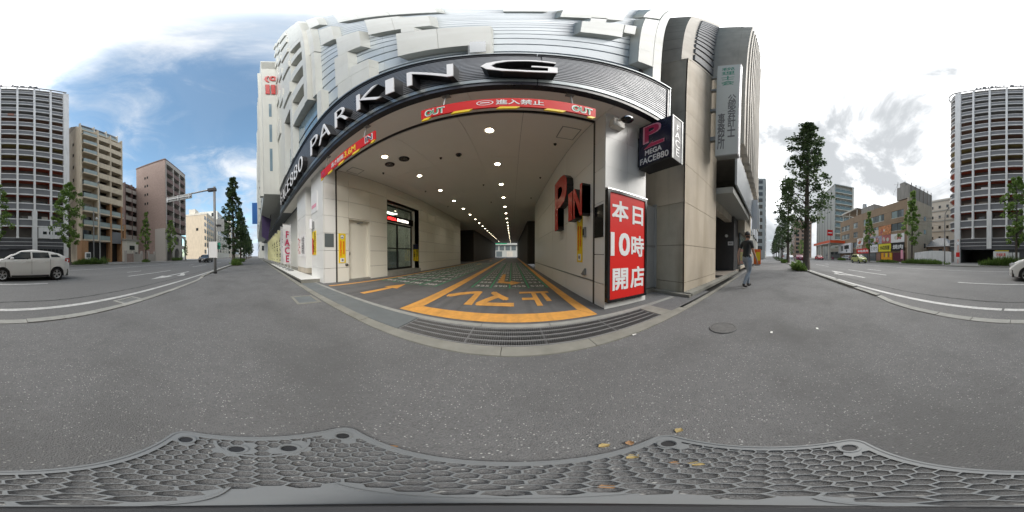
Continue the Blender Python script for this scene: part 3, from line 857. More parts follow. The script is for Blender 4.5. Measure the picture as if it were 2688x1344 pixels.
# projecting wing over the pavement further along, with the red emblem on its end
WX, WY0 = -13.02, .70
wing = thing('wing_building', 'tall pale wing with vertical fins overhanging the pavement beyond the sign band', 'building', (-30, 3, 0))
B('wing_body', 'facade_white', wing, -60, WX, WY0, 12, 6.2, 34)
B('wing_ground', 'panel', wing, -60, -8.6, 3.0, 12, 0, 6.19)
for k in range(16):
    x = -14.0-k*2.4
    B('fin', 'facade_white', wing, x-.5, x, WY0-.28, WY0-.001, 6.4+(k*7 % 5), 30-(k*5 % 7))
    B('fin_window', 'glass_blue', wing, x-1.9, x-.9, WY0-.03, WY0-.001, 7.2, 28)
for k in range(7): B('cornice', 'facade_grey', wing, WX+.001, WX+.05, WY0+.02, 2.0, 30.2+k*.5, 30.42+k*.5)
text('emblem', '(0)', 'red_letter', wing, (WX+.002, 1.60, 25.6), Y, Z, 2.1, 1.3, depth=.12, bold=.03)
text('emblem', 'III', 'red_letter', wing, (WX+.002, 1.60, 22.3), Y, Z, 2.4, 1.1, depth=.12, bold=.06)
for z in (8.5, 12, 16): B('end_slot', 'glass_blue', wing, WX+.001, WX+.02, 1.2, 1.42, z, z+2.6)
bsn = thing('banner_sign', 'plain blue banner sign projecting high from the far end of the wing', 'sign', (-36, .4, 8))
B('board', mat('blue_sign', (.02, .13, .42), .4) and 'blue_sign', bsn, -36.2, -36, -.75, .39, 8.2, 13.2)
B('bracket', 'grey_metal', bsn, -36.12, -36.06, .39, .70, 12.6, 12.7); B('bracket', 'grey_metal', bsn, -36.12, -36.06, .39, .70, 8.6, 8.7)
aw = thing('flag_sign', 'dark purple sign blade hanging below the wing over the pavement', 'sign', (-20, .9, 3))
MB().prism([(-20,1.9,5.6),(-20,.75,6.1),(-20,.75,3.4),(-20,1.5,2.9)], (-.12,0,0)).build('blade', mat('purple', (.05,.03,.10), .5) and 'purple', aw)
MB().tube([(-20.06,1.8,5.7),(-20.06,1.9,6.2)], .04).build('hanger', 'dark_steel', aw)
# shop front left of the pier: plinth, porch wall, poster column
pl = MB().box(-40, -5.58, 1.58, 2.98, 0, .13); pl.build('plinth', 'concrete', hall)
for k in range(12):
    B('plinth_tile', 'panel', hall, -6.55-k*1.0+.003, -5.57-k*1.0, 1.57, 2.299, .131, .145)
B('plinth_shadow_strip', 'black', hall, -40, -5.60, 1.565, 1.579, .0, .07)  # solid black strip painted in as shadow along the plinth foot
B('porch_wall', 'panel_joint', hall, -8.6, -6.48, 3.0, 3.3, .145, CZ)
for c, d in zip(ZL, ZL[1:]):
    for a, b in ((-8.6, -7.55), (-7.55, -6.5)):
        B('wall_panel', 'panel_warm', hall, a+.003, b-.003, 2.975, 2.998, max(c, .146)+.003, d-.003)
for zc, zd in ((.40, 2.95), (2.96, CZ)):
    B('column_panel', 'panel', hall, -8.9, -7.32, 2.32, 2.9, zc+.004, zd-.004)
B('column_base', 'stone', hall, -8.88, -7.34, 2.34, 2.9, .146, .40)
for k, (x0, x1) in enumerate(((-8.78, -8.18), (-8.06, -7.46))):
    t = thing('wall_poster', ('pale poster with red lettering on the white column', 'pale poster with grey lettering on the white column')[k], 'poster', (x0, 2.3, 1), group='posters on the column')
    B('sheet', 'sign_white', t, x0, x1, 2.306, 2.319, .95, 2.05)
    text('lettering', ('ファ\nイス', '営業\n時間')[k], ('red_letter', 'grey_text')[k], t, ((x0+x1)/2, 2.3055, 1.5), X, Z, .85, .46, depth=.002, bold=.02)
# nobori flags on poles along the plinth
def nobori(x, y, col, s, scol, lab, h=2.55, w_=.60):
    t = thing('banner_flag', lab, 'flag', (x, y, .145), group='tall banner flags along the plinth')
    MB().tube([(x, y, .145), (x, y, h+.25)], .013, 6).build('pole', 'sign_white', t)
    MB().tube([(x, y, h+.20), (x+w_*.55, y-w_*.85, h+.20)], .009, 6).build('cross_arm', 'sign_white', t)
    MB().lathe([(.16,0),(.16,.05),(.05,.09),(.02,.12)], (x, y, .145), 10).build('base', 'grey_metal', t)
    d = Vector((.55, -.85, 0)).normalized()
    mb = MB(); n = 8
    for i in range(n):
        z0, z1 = .55+(h-.38)*i/n, .55+(h-.38)*(i+1)/n
        q0, q1 = .02*math.sin(i*1.1+x), .02*math.sin((i+1)*1.1+x)
        a, b = Vector((x, y, 0))+d*.02, Vector((x, y, 0))+d*w_
        nn_ = Vector((d.y, -d.x, 0))
        mb.face([a+nn_*q0+Z*z0, b+nn_*q0*1.5+Z*z0, b+nn_*q1*1.5+Z*z1, a+nn_*q1+Z*z1])
    cl = mb.build('cloth', col, t)
    text('lettering', s, scol, cl, Vector((x, y, 1.5))+d*w_*.5+Vector((-d.y, d.x, 0))*.034, -d, Z, 1.7, w_*.6, depth=.003, bold=.03)
nobori(-9.0, 1.95, 'sign_white', 'F\nA\nC\nE', 'magenta', 'white banner flag with large pink letters nearest the poster column')
nobori(-9.9, 1.95, 'sign_white', 'メ\nガ\n8\n8', 'navy', 'white banner flag with dark blue lettering on the plinth')
mat('cream_flag', (.80, .78, .45), .6)
for k in range(7):
    nobori(-11.2-k*1.5, 1.95, 'cream_flag', 'パ\nチ\nン\nコ', 'black', 'pale yellow banner flag with black lettering in the row on the plinth')
# planting behind the flags
# ---------------------------------------------------------------- signs at the entrance
def bar_sign(x0, x1, lab, loc):
    t = thing('clearance_bar', lab, 'bar', loc)
    z0, z1, y = 3.62, 3.92, 2.05
    B('bar', 'red_bar', t, x0, x1, y, y+.03, z0, z1)
    n = max(2, int((x1-x0)/.52)); st = (x1-x0)/n
    for k in range(n+1):
        a = x0+k*st-.14; b = a+.30
        a, b = max(a, x0), min(b, x1)
        if b-a < .05: continue
        MB().prism([(a, y-.004, z0-.06), (b-.05, y-.004, z0-.06), (b, y-.004, z0), (a+.05, y-.004, z0)], (0, .03, 0)).build('stripe', 'sign_yellow', t)
    for xx in (x0+.35, x1-.35):
        MB().tube([(xx, y+.015, z1), (xx, y+.10, CZ)], .012, 6).build('hanger', 'grey_metal', t)
        B('bracket', 'grey_metal', t, xx-.06, xx+.06, y+.06, y+.16, CZ-.03, CZ-.001)
    return t
t = bar_sign(-1.26, 1.14, 'red hanging bar sign reading OUT with no entry lettering over the exit lane', (0, 2.06, 3.6))
for xx in (-1.04, .93):
    text('lettering', 'OUT', 'sign_white', t, (xx, 2.049, 3.76), X, Z, .19, .30, depth=.004, bold=.06)
    text('lettering', 'OUT', 'sign_green', t, (xx, 2.044, 3.76), X, Z, .15, .27, depth=.004, bold=.02)
text('lettering', '進入禁止', 'sign_white', t, (.10, 2.049, 3.78), X, Z, .17, .60, depth=.004, bold=.02)
mb = MB()
for i in range(24):
    a, b = 2*math.pi*i/24, 2*math.pi*(i+1)/24
    mb.face([(-.34+.11*math.cos(a), 2.046, 3.78+.085*math.sin(a)), (-.34+.11*math.cos(b), 2.046, 3.78+.085*math.sin(b)), (-.34+.095*math.cos(b), 2.046, 3.78+.07*math.sin(b)), (-.34+.095*math.cos(a), 2.046, 3.78+.07*math.sin(a))])
mb.box(-.40, -.28, 2.044, 2.049, 3.765, 3.795); mb.build('no_entry_mark', 'sign_white', t)
t = bar_sign(-4.80, -2.26, 'red hanging bar sign reading IN with a 3.6M height limit over the entry lane', (-3.5, 2.06, 3.6))
text('lettering', '高さ制限', 'sign_white', t, (-3.72, 2.049, 3.77), X, Z, .17, .66, depth=.004, bold=.015)
text('lettering', '3.6M', 'sign_yellow', t, (-3.12, 2.049, 3.77), X, Z, .20, .46, depth=.004, bold=.02)
text('lettering', 'IN', 'sign_white', t, (-2.44, 2.049, 3.77), X, Z, .20, .22, depth=.004, bold=.05)
text('lettering', 'IN', 'navy', t, (-2.44, 2.044, 3.77), X, Z, .16, .19, depth=.004, bold=.01)
text('lettering', 'IN', 'magenta', t, (-4.62, 2.049, 3.77), X, Z, .18, .20, depth=.004, bold=.03)
# dated opening board
t = thing('notice_board', 'tall red notice board with white lettering in a black frame on the pier', 'sign', (2.0, 2.36, .2))
NX0, NX1, NZ0, NZ1, NY = 1.545, 2.52, .14, 2.20, 2.34
mb = MB()
for a in ((NX0, NX0+.05, NZ0, NZ1), (NX1-.05, NX1, NZ0, NZ1), (NX0+.05, NX1-.05, NZ0, NZ0+.05), (NX0+.05, NX1-.05, NZ1-.05, NZ1)): mb.box(a[0], a[1], NY-.02, PF-.016, a[2], a[3])
mb.build('frame', 'black_gloss', t)
pn = B('panel', 'red_sign', t, NX0+.05, NX1-.05, NY, PF-.016, NZ0+.05, NZ1-.05)
for s, x, z, hh, ww in (('本', 1.83, 1.81, .38, .36), ('日', 2.27, 1.79, .36, .27), ('10', 1.84, 1.19, .40, .42), ('時', 2.27, 1.17, .40, .33), ('開', 1.84, .55, .38, .34), ('店', 2.27, .56, .40, .36)):
    text('lettering', s, 'sign_white', pn, (x, NY-.001, z), X, Z, hh, ww, depth=.004, bold=.035)
MB().prism([(NX0-.01, NY-.03, NZ1), (NX1+.01, NY-.03, NZ1), (NX1+.01, PF-.016, NZ1+.03), (NX0-.01, PF-.016, NZ1+.03)], (0, 0, .02)).build('hood', 'silver', t)
# projecting parking sign box
t = thing('projecting_sign', 'navy light box sign with a red P projecting from the pier', 'sign', (2.5, 2.0, 2.9))
PX0, PX1, PY0, PY1, PZ0, PZ1 = 2.30, 2.64, 1.56, 2.36, 2.90, 4.24
B('box', 'black', t, PX0+.01, PX1-.01, PY0+.012, PY1, PZ0, PZ1)
fc = B('face', 'navy', t, PX0, PX0+.009, PY0+.03, PY1-.01, PZ0+.05, PZ1-.03)
B('edge_trim', 'grey_metal', t, PX0-.006, PX0+.035, PY0-.012, PY0+.011, PZ0, PZ1+.01)
B('edge_trim', 'grey_metal', t, PX1-.035, PX1+.006, PY0-.012, PY0+.011, PZ0, PZ1+.01)
B('edge_trim', 'grey_metal', t, PX0+.036, PX1-.036, PY0-.012, PY0+.011, PZ1-.03, PZ1+.01)
B('edge_face', 'pole_grey', t, PX0+.036, PX1-.036, PY0, PY0+.0115, PZ0+.01, PZ1-.031)
text('lettering', 'F\nA\nC\nE', 'sign_white', t, ((PX0+PX1)/2, PY0-.001, 3.5), X, Z, .95, .16, depth=.003, bold=.02)
B('mount', 'dark_steel', t, PX0+.03, PX1-.03, PY1+.001, PF-.012, PZ0+.1, PZ1-.35)
o, r_, u_ = (PX0-.001, 2.0, 3.86), -Y, Z
text('lettering', 'P', 'pink', fc, (PX0-.001, 2.02, 3.86), -Y, Z, .55, .38, depth=.003, bold=.05)
text('lettering', 'P', 'magenta', fc, (PX0-.0045, 2.02, 3.86), -Y, Z, .49, .32, depth=.003, bold=.03)
for dx, m_, g_ in ((.001, 'pink', .016), (.005, 'magenta', 0)):
    MB().prism([(PX0-dx, 2.20+g_, 3.40-g_*.6), (PX0-dx, 1.98, 3.56+g_), (PX0-dx, 2.02, 3.50+g_), (PX0-dx, 1.74-g_, 3.50+g_), (PX0-dx, 1.74-g_, 3.42-g_*.5)], (-.003, 0, 0)).build('arrow_mark', m_, fc)
text('lettering', 'MEGA', 'sign_white', fc, (PX0-.001, 1.98, 3.27), -Y, Z, .14, .40, depth=.003, bold=.03)
text('lettering', 'FACE880', 'sign_white', fc, (PX0-.001, 1.97, 3.06), -Y, Z, .16, .68, depth=.003, bold=.02)
MB().lathe([(.07, 0), (.07, .06), (.05, .10), (0, .11)], (2.47, 1.68, PZ1), 14).build('beacon', 'orange_lamp', t, smooth=True)
MB().lathe([(.05, 0), (.05, .05), (.03, .08), (0, .085)], (2.47, 1.84, PZ1), 14).build('beacon', 'orange_lamp', t, smooth=True)
# red box letters on the right wall
for ch, y0, y1, z0, z1, lab in (('P', 5.0, 3.98, 1.80, 3.32, 'large red box letter P on the right wall of the passage'), ('I', 3.74, 3.56, 1.84, 2.52, 'small red box letter I on the right wall of the passage'), ('N', 3.44, 3.00, 1.84, 2.52, 'small red box letter N on the right wall of the passage')):
    t = thing('box_letter', lab, 'letter', (1.45, (y0+y1)/2, z0))
    text('letter_body', ch, 'letter_side', t, (GX1-.001, (y0+y1)/2, (z0+z1)/2), -Y, Z, z1-z0, y0-y1, depth=.18, bold=.035)
    text('letter_face', ch, 'red_letter', t, (GX1-.182, (y0+y1)/2, (z0+z1)/2), -Y, Z, z1-z0, y0-y1, depth=.012, bold=.035)
# warning plates
def plate_x(x, yc, zc, ww, hh, side, m, lab, lines=(), cat='sign', name='warning_plate'):
    t = thing(name, lab, cat, (x, yc, zc))
    B('plate', m, t, x, x+side*.012, yc-ww/2, yc+ww/2, zc-hh/2, zc+hh/2)
    rt = Y if side > 0 else -Y
    for s, dy, dz, hh2, ww2, mm in lines:
        text('lettering', s, mm, t, Vector((x+side*.0125, yc, zc))+rt*dy+Z*dz, rt, Z, hh2, ww2, depth=.002, bold=.015)
    return t
def warn_marks(t, x, yc, z_top, z_bot, side):
    mb = MB(); n = 20
    xx = x+side*.0135
    mb.disc((xx, yc, z_top), .085, (side, 0, 0), 20); mb.build('emblem_disc', 'sign_white', t)
    mb = MB()
    for i in range(n):
        a, b = 2*math.pi*i/n, 2*math.pi*(i+1)/n
        mb.face([(xx+side*.002, yc+.085*math.cos(a), z_top+.085*math.sin(a)), (xx+side*.002, yc+.085*math.cos(b), z_top+.085*math.sin(b)), (xx+side*.002, yc+.07*math.cos(b), z_top+.07*math.sin(b)), (xx+side*.002, yc+.07*math.cos(a), z_top+.07*math.sin(a))])
    mb.box(xx+side*.001, xx+side*.003, yc-.045, yc+.045, z_top-.035, z_top-.005)
    mb.build('emblem_ring', 'grey_text', t)
    B('emblem_box', 'sign_white', t, xx-side*.001, xx+side*.001, yc-.085, yc+.085, z_bot-.06, z_bot+.09)
    B('emblem_camera', 'grey_text', t, xx+side*.0012, xx+side*.003, yc-.03, yc+.05, z_bot-.02, z_bot+.05)
wl1 = [('無\n断\n駐\n車', .065, .02, .50, .085, 'sign_orange'), ('通\n報\n監\n視\n中', -.065, -.03, .62, .085, 'sign_orange')]
t = plate_x(GX0+.001, 3.06, 1.26, .30, 1.10, 1, 'sign_yellow', 'yellow plate with orange lettering beside the service door', wl1)
warn_marks(t, GX0+.001, 3.06, 1.68, .80, 1)
t = plate_x(GX1-.001, 3.50, 1.40, .30, 1.16, -1, 'sign_yellow', 'yellow plate with orange lettering under the red N letter', wl1)
warn_marks(t, GX1-.001, 3.50, 1.84, .92, -1)
t = plate_x(GX0+.001, 2.53, 1.54, .36, .48, 1, 'glass_grey', 'small square mirror plate on the left pier by the shutter guide', (), 'mirror', 'mirror_plate')
t = plate_x(GX1-.001, 2.62, 1.63, .30, .62, -1, 'black_gloss', 'dark glossy plate on the inner side of the right pier', (), 'plate', 'wall_plate')
t = thing('switch_box', 'small dark switch box on the wall beside the yellow plate', 'switch', (GX1-.05, 3.22, 1.5))
B('case', 'grey_metal', t, GX1-.05, GX1-.001, 3.16, 3.27, 1.38, 1.60, r=.006); B('cover', 'dark_steel', t, GX1-.056, GX1-.0505, 3.18, 3.25, 1.42, 1.56)
t = thing('wall_hook', 'small metal shutter latch low on the right wall', 'latch', (GX1-.05, 3.2, .6))
MB().prism([(GX1-.001,3.16,.55),(GX1-.001,3.34,.55),(GX1-.001,3.16,.70)], (-.05,0,0)).build('plate', 'grey_metal', t); MB().tube([(GX1-.06,3.2,.57),(GX1-.06,3.3,.57)], .01, 6).build('pin', 'silver', t)
t = thing('wall_latch', 'small dark shutter latch low beside the service door', 'latch', (GX0+.03, 3.27, .7))
B('plate', 'dark_steel', t, GX0+.001, GX0+.03, 3.20, 3.30, .60, .68); MB().tube([(GX0+.035,3.22,.64),(GX0+.035,3.33,.64)], .01, 6).build('pin', 'silver', t)
# yellow plate and lamp on the front of the left pier
t = thing('warning_plate', 'yellow and black notice below the wall lamp on the front of the left pier', 'sign', (-6.1, 2.3, 1.5))
B('plate', 'sign_yellow', t, -6.36, -5.92, 2.288, 2.299, 1.02, 1.98)
B('stripe', 'red_sign', t, -6.35, -6.22, 2.284, 2.2875, 1.04, 1.70)
text('lettering', '防\n犯\nカ\nメ\nラ', 'black', t, (-6.02, 2.2875, 1.5), X, Z, .86, .13, depth=.002, bold=.02); text('lettering', '作\n動\n中', 'black', t, (-6.16, 2.2875, 1.35), X, Z, .56, .11, depth=.002, bold=.02)
t = thing('wall_lamp', 'white cylinder wall lamp on the front of the left pier', 'lamp', (-6.2, 2.2, 2.3))
MB().lathe([(0, 0), (.07, 0), (.07, .40), (0, .40)], (-6.22, 2.19, 2.08), 14).build('shade', 'letter_white', t); B('bracket', 'grey_metal', t, -6.24, -6.10, 2.25, 2.299, 2.10, 2.38)
t = thing('wall_board', 'pale display board high on the front of the left pier', 'board', (-6.1, 2.29, 3.1)); B('board', 'sign_white', t, -6.42, -5.75, 2.284, 2.299, 2.75, 3.62); B('label', 'pink', t, -6.35, -5.85, 2.281, 2.2838, 2.95, 3.1)
t = thing('warning_plate', 'yellow exit notice with a dark top beside the glass shop doors', 'sign', (-5.5, 8.19, 1.2))
B('plate', 'sign_yellow', t, -5.68, -5.30, 8.187, 8.199, .62, 1.62); B('head', 'navy', t, -5.68, -5.30, 8.183, 8.1865, 1.32, 1.62)
text('lettering', '飛\n出\nし', 'black', t, (-5.40, 8.1865, 1.0), X, Z, .6, .13, depth=.002, bold=.02); text('lettering', '注\n意\n!', 'black', t, (-5.58, 8.1865, .95), X, Z, .5, .13, depth=.002, bold=.02)
# security camera on the pier
t = thing('security_camera', 'white dome security camera on a box high on the right pier', 'camera', (1.75, 2.3, 4.0))
B('box', 'beige_plastic', t, 1.62, 1.86, PF-.16, PF-.012, 3.86, 4.14, r=.01)
MB().tube([(1.74, PF-.15, 4.08), (1.75, PF-.26, 4.14), (1.76, PF-.32, 4.10)], .03, 8).build('arm', 'beige_plastic', t)
MB().lathe([(.02, .10), (.08, .08), (.11, .03), (.11, 0)], (1.76, PF-.34, 3.98), 18).build('housing', 'silver', t, smooth=True)
MB().lathe([(.10, 0), (.09, -.05), (.05, -.09), (0, -.10)], (1.76, PF-.34, 3.98), 18).build('dome', 'black_gloss', t, smooth=True)
# ---------------------------------------------------------------- stone office building to the right
ob = thing('office_building', 'stone office building with a broad corner pillar and tall ribbed upper floors', 'building', (8, 3, 0))
# steel side door between the two buildings
t = thing('side_gate', 'grey steel side door between the parking pier and the stone pillar', 'door', (3.0, 2.9, 0))
B('leaf', 'steel_panel', t, 2.62, 3.42, 2.86, 2.90, .12, 2.34)
B('rail', 'grey_metal', t, 2.62, 3.42, 2.84, 2.859, 1.20, 1.26); B('sill', 'concrete', t, 2.60, 3.44, 2.80, 2.95, 0, .10)
for x in (2.60, 3.42): B('post', 'steel_panel', t, x, x+.05, 2.82, 2.95, .1, 2.42)
# pillar in courses of stone slabs
B('pillar_core', 'panel_joint', ob, 3.50, 5.80, 1.99, 4.0, 0, 11.3)
zs = [.0, .32, 1.25, 2.35, 3.5, 4.7, 5.9, 7.2, 8.6, 10, 11.32]
for c, d in zip(zs, zs[1:]):
    B('pillar_slab', 'stone_low' if d < 2.4 else 'stone', ob, 3.46, 3.499, 1.96, 4.0, c+.006, d-.006)
    B('pillar_slab', 'stone_front', ob, 3.46, 5.84, 1.95, 1.989, c+.006, d-.006)
    B('pillar_slab', 'stone_front', ob, 5.801, 5.84, 1.991, 4.0, c+.002, d-.002)
B('pillar_cap', 'stone', ob, 3.45, 5.85, 1.94, 4.0, 11.321, 11.5)
# plinth and steps
B('plinth', 'concrete', ob, 3.40, 9.5, 1.72, 1.948, 0, .10, r=.008); B('plinth', 'concrete', ob, 3.30, 3.458, 1.72, 2.8, 0, .07)
B('porch_floor', mat('porch_tile', (.38,.33,.28), .5, var=.1) and 'porch_tile', ob, 5.86, 14.8, 1.95, 5, 0, .09)
B('mat', 'dark_steel', ob, 6.3, 7.1, 2.0, 2.5, .091, .10)
# side wall rising behind the pillar
B('side_wall', 'stone_grey', ob, 3.52, 14.8, 4.0, 16, 0, 40)
for z in (14.5, 18, 22, 27, 33): B('wall_joint', 'panel_joint', ob, 3.505, 3.519, 4.0, 16, z, z+.05)
B('side_wall', 'stone_grey', ob, 3.52, 5.82, 2.18, 3.999, 11.51, 40)
for z in (14.5, 18, 22, 27, 33): B('wall_joint', 'panel_joint', ob, 3.512, 3.519, 2.18, 3.999, z, z+.05)
for k in range(14): B('louver_slat', 'facade_dark', ob, 4.15, 5.7, 2.12, 2.179, 13+k*1.7, 14.2+k*1.7)
# ribbed upper floors leaning over the pavement
B('upper_floors', 'stone_grey', ob, 5.85, 14.6, 1.25, 3.999, 5.6, 37)
for k in range(11):
    x = 5.87+k*.83
    B('rib', 'stone_grey', ob, x, x+.34, .92, 1.249, 5.9, 36.6-(k > 8)*4)
for k in range(10):
    x = 5.87+.35+k*.83
    for j in range(9): B('window', 'glass_dark', ob, x+.01, x+.46, 1.22, 1.249, 7.2+j*3.3, 9.4+j*3.3)
# ground floor
B('inner_wall', mat('char_tile', (.055,.055,.058), .5, var=.1) and 'char_tile', ob, 9.6, 10.9, 2.05, 3.9, .09, 3.4)
B('back_wall', 'stone', ob, 5.86, 9.6, 3.6, 3.95, .09, 3.3)
B('entrance_glass', 'glass_dark', ob, 6.4, 9.4, 3.55, 3.59, .1, 2.5)
B('canopy', 'facade_grey', ob, 5.86, 11.0, 1.30, 3.9, 3.45, 3.7); B('canopy_beam', 'stone', ob, 5.86, 11.0, 2.2, 2.6, 3.05, 3.448)
B('shop_fascia', 'stone', ob, 10.9, 14.8, 1.6, 3.9, 2.6, 5.59)
B('shop_glass', 'glass_grey', ob, 11.0, 14.7, 1.9, 2.0, .3, 2.6); B('shop_sill', 'stone', ob, 10.9, 14.8, 1.85, 3.9, 0.09, .3)
B('shop_band', 'steel_panel', ob, 5.86, 14.7, 1.16, 1.24, 3.8, 5.5)
for k, x in enumerate((11.4, 12.6, 13.9)):
    t = thing('small_blade_sign', ['pale blade sign fixed nearest the stone porch', 'pale blade sign fixed in the middle of the shop band', 'pale blade sign fixed at the far end of the shop band'][k], 'sign', (x, .9, 3.2), group='small blade signs on the office building')
    B('board', ('sign_white', 'steel_panel', 'sign_white')[k], t, x, x+.12, .75, 1.15, 2.9+k*.2, 5.1); B('bracket', 'grey_metal', t, x+.04, x+.08, 1.151, 1.22, 4.2, 4.3)
t = thing('wall_light', 'round wall light on the dark wall of the porch', 'lamp', (9.57, 2.5, 2.2)); MB().tube([(9.6,2.5,2.2),(9.5,2.5,2.2)], .09, 12).build('shade', 'sign_white', t); MB().tube([(9.52,2.5,2.2),(9.46,2.5,2.2)], .05, 10).build('bulb_cover', 'letter_white', t)
t = thing('notice_plate', 'white notice plate on the dark porch wall', 'plate', (9.59, 2.3, 1.7)); B('sheet', 'sign_white', t, 9.585, 9.599, 2.08, 2.42, 1.62, 1.86); text('lettering', '案内', 'grey_text', t, (9.5845, 2.25, 1.74), -Y, Z, .1, .2, depth=.002, bold=.02)
# tall vertical sign
t = thing('vertical_sign', 'tall pale grey vertical sign with green and dark lettering projecting from the office building', 'sign', (5.1, 1.4, 5))
VX, VY0, VY1 = 5.0, .98, 1.72
for z0, z1 in ((4.70, 7.4), (7.41, 9.9), (9.91, 13.2)): B('panel', 'sign_pale', t, VX, VX+.30, VY0+.02, VY1, z0, z1)
B('edge', 'letter_white', t, VX-.01, VX+.31, VY0-.02, VY0+.018, 4.68, 13.22)
B('underside', 'grey_metal', t, VX+.01, VX+.29, VY0+.02, VY1, 4.66, 4.699)
for z in (5.6, 7.6, 9.6, 11.3): B('bracket', 'grey_metal', t, VX+.08, VX+.22, VY1+.001, 1.948, z, z+.22)
for q_, ch in enumerate('税理士会'): text('lettering', ch, 'teal_text', t, (VX-.001, 1.36, 12.4-q_*.72), -Y, Z, .55, .42, depth=.004, bold=.01)
text('lettering', '公\n認\n会\n計\n士', 'grey_text', t, (VX-.001, 1.20, 7.2), -Y, Z, 3.2, .26, depth=.004, bold=.02)
text('lettering', '事\n務\n所', 'grey_text', t, (VX-.001, 1.53, 6.1), -Y, Z, 2.2, .24, depth=.004, bold=.02)
# buildings further along the near side
def plain_tower(name, lab, x0, x1, y0, y1, h, m, floors, bays, gm='glass_dark', base=0, slab='facade_grey', faces='w', win=.64):
    t = thing(name, lab, 'building', ((x0+x1)/2, (y0+y1)/2, 0))
    B('wall', m, t, x0, x1, y0, y1, base, h)
    fh = (h-base-3)/floors
    for f in range(floors):
        z = base+2.6+f*fh
        if 'n' in faces or 's' in faces:
            yy = y1 if 'n' in faces else y0; sg = 1 if 'n' in faces else -1
            for b in range(bays):
                bw = (x1-x0)/bays
                B('window', gm, t, x0+b*bw+bw*(.5-win/2), x0+b*bw+bw*(.5+win/2), yy+.002*sg, yy+.06*sg, z+.6, z+.6+(fh-1.1)*min(1, win*1.4))
            B('floor_band', slab, t, x0-.05, x1+.05, yy+.002*sg, yy+.14*sg, z+fh*.88, z+fh)
        if 'e' in faces or 'w' in faces:
            xx = x0 if 'w' in faces else x1; sg = -1 if 'w' in faces else 1
            nb = max(2, int((y1-y0)/4))
            for b in range(nb):
                bw = (y1-y0)/nb
                B('window', gm, t, xx+.002*sg, xx+.06*sg, y0+b*bw+bw*.22, y0+b*bw+bw*.78, z+.6, z+fh*.8)
    return t
plain_tower('shop_building', 'low building with orange shopfront past the stone office building', 15.2, 28, 1.8, 14, 12, 'facade_grey', 3, 4, faces='s')
t = thing('sandwich_board', 'orange and yellow shop board standing by the pavement past the office building', 'sign', (17, 1.2, 0)); B('board', 'sign_orange', t, 17, 17.12, .75, 1.5, .12, 1.7); B('panel', 'sign_yellow', t, 16.985, 16.999, .82, 1.25, .5, 1.4); B('foot', 'grey_metal', t, 16.9, 17.2, .85, 1.4, .0, .115)
plain_tower('apartment_tower', 'tall grey apartment tower standing on the near side past the low orange shop', 62, 74, 1.2, 16, 33, 'facade_grey', 11, 4, faces='ws')
plain_tower('office_block', 'pale office block standing beyond the grey apartment tower', 78, 110, 1.5, 16, 24, 'facade_white', 7, 8, faces='sw')
plain_tower('street_block', 'pale block at the far left end of the near pavement', -120, -66, 1.5, 18, 22, 'facade_white', 6, 10, faces='se')
# ---------------------------------------------------------------- far side of the street
mat('tower_white', (.78,.78,.78), .55, var=.06, vscale=1.2, dirt=((.42,.42,.41), .35))
mat('tower_grey', (.165,.17,.185), .5, var=.08, vscale=1.0)
mat('tower_base', (.075,.077,.085), .5, var=.1, vscale=1.0)
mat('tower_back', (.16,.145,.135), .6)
mat('sof_orange', (.46,.11,.06), .6); mat('sof_olive', (.30,.24,.10), .6); mat('sof_brown', (.26,.15,.11), .6); mat('sof_grey', (.24,.24,.24), .6)
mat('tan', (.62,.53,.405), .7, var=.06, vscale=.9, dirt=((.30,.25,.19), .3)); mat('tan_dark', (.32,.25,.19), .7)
mat('ochre', (.36,.20,.10), .7, var=.14, vscale=5); mat('brick_mauve', (.33,.245,.215), .75, var=.16, vscale=2.5); mat('brick_light', (.42,.39,.36), .7, var=.06)
mat('brick_dark', (.17,.11,.10), .7, var=.1)
mat('brown_wall', (.30,.215,.14), .75, var=.10, vscale=.8, dirt=((.22,.15,.10), .4)); mat('render_tan', (.45,.39,.30), .75, var=.08, vscale=.6, dirt=((.28,.24,.19), .55))
mat('render_grey', (.30,.285,.26), .8, var=.1, vscale=.7, dirt=((.17,.16,.14), .55))
mat('cream', (.62,.59,.52), .65, var=.04, vscale=.8, dirt=((.45,.42,.37), .3))
mat('canopy_orange', (.72,.10,.03), .4); mat('slate', (.20,.215,.23), .6, var=.1); mat('house_brick', (.36,.24,.18), .7, var=.1)
mat('green_grey', (.16,.21,.21), .4)
mat('curtain', (.42,.40,.36), .7, var=.1)
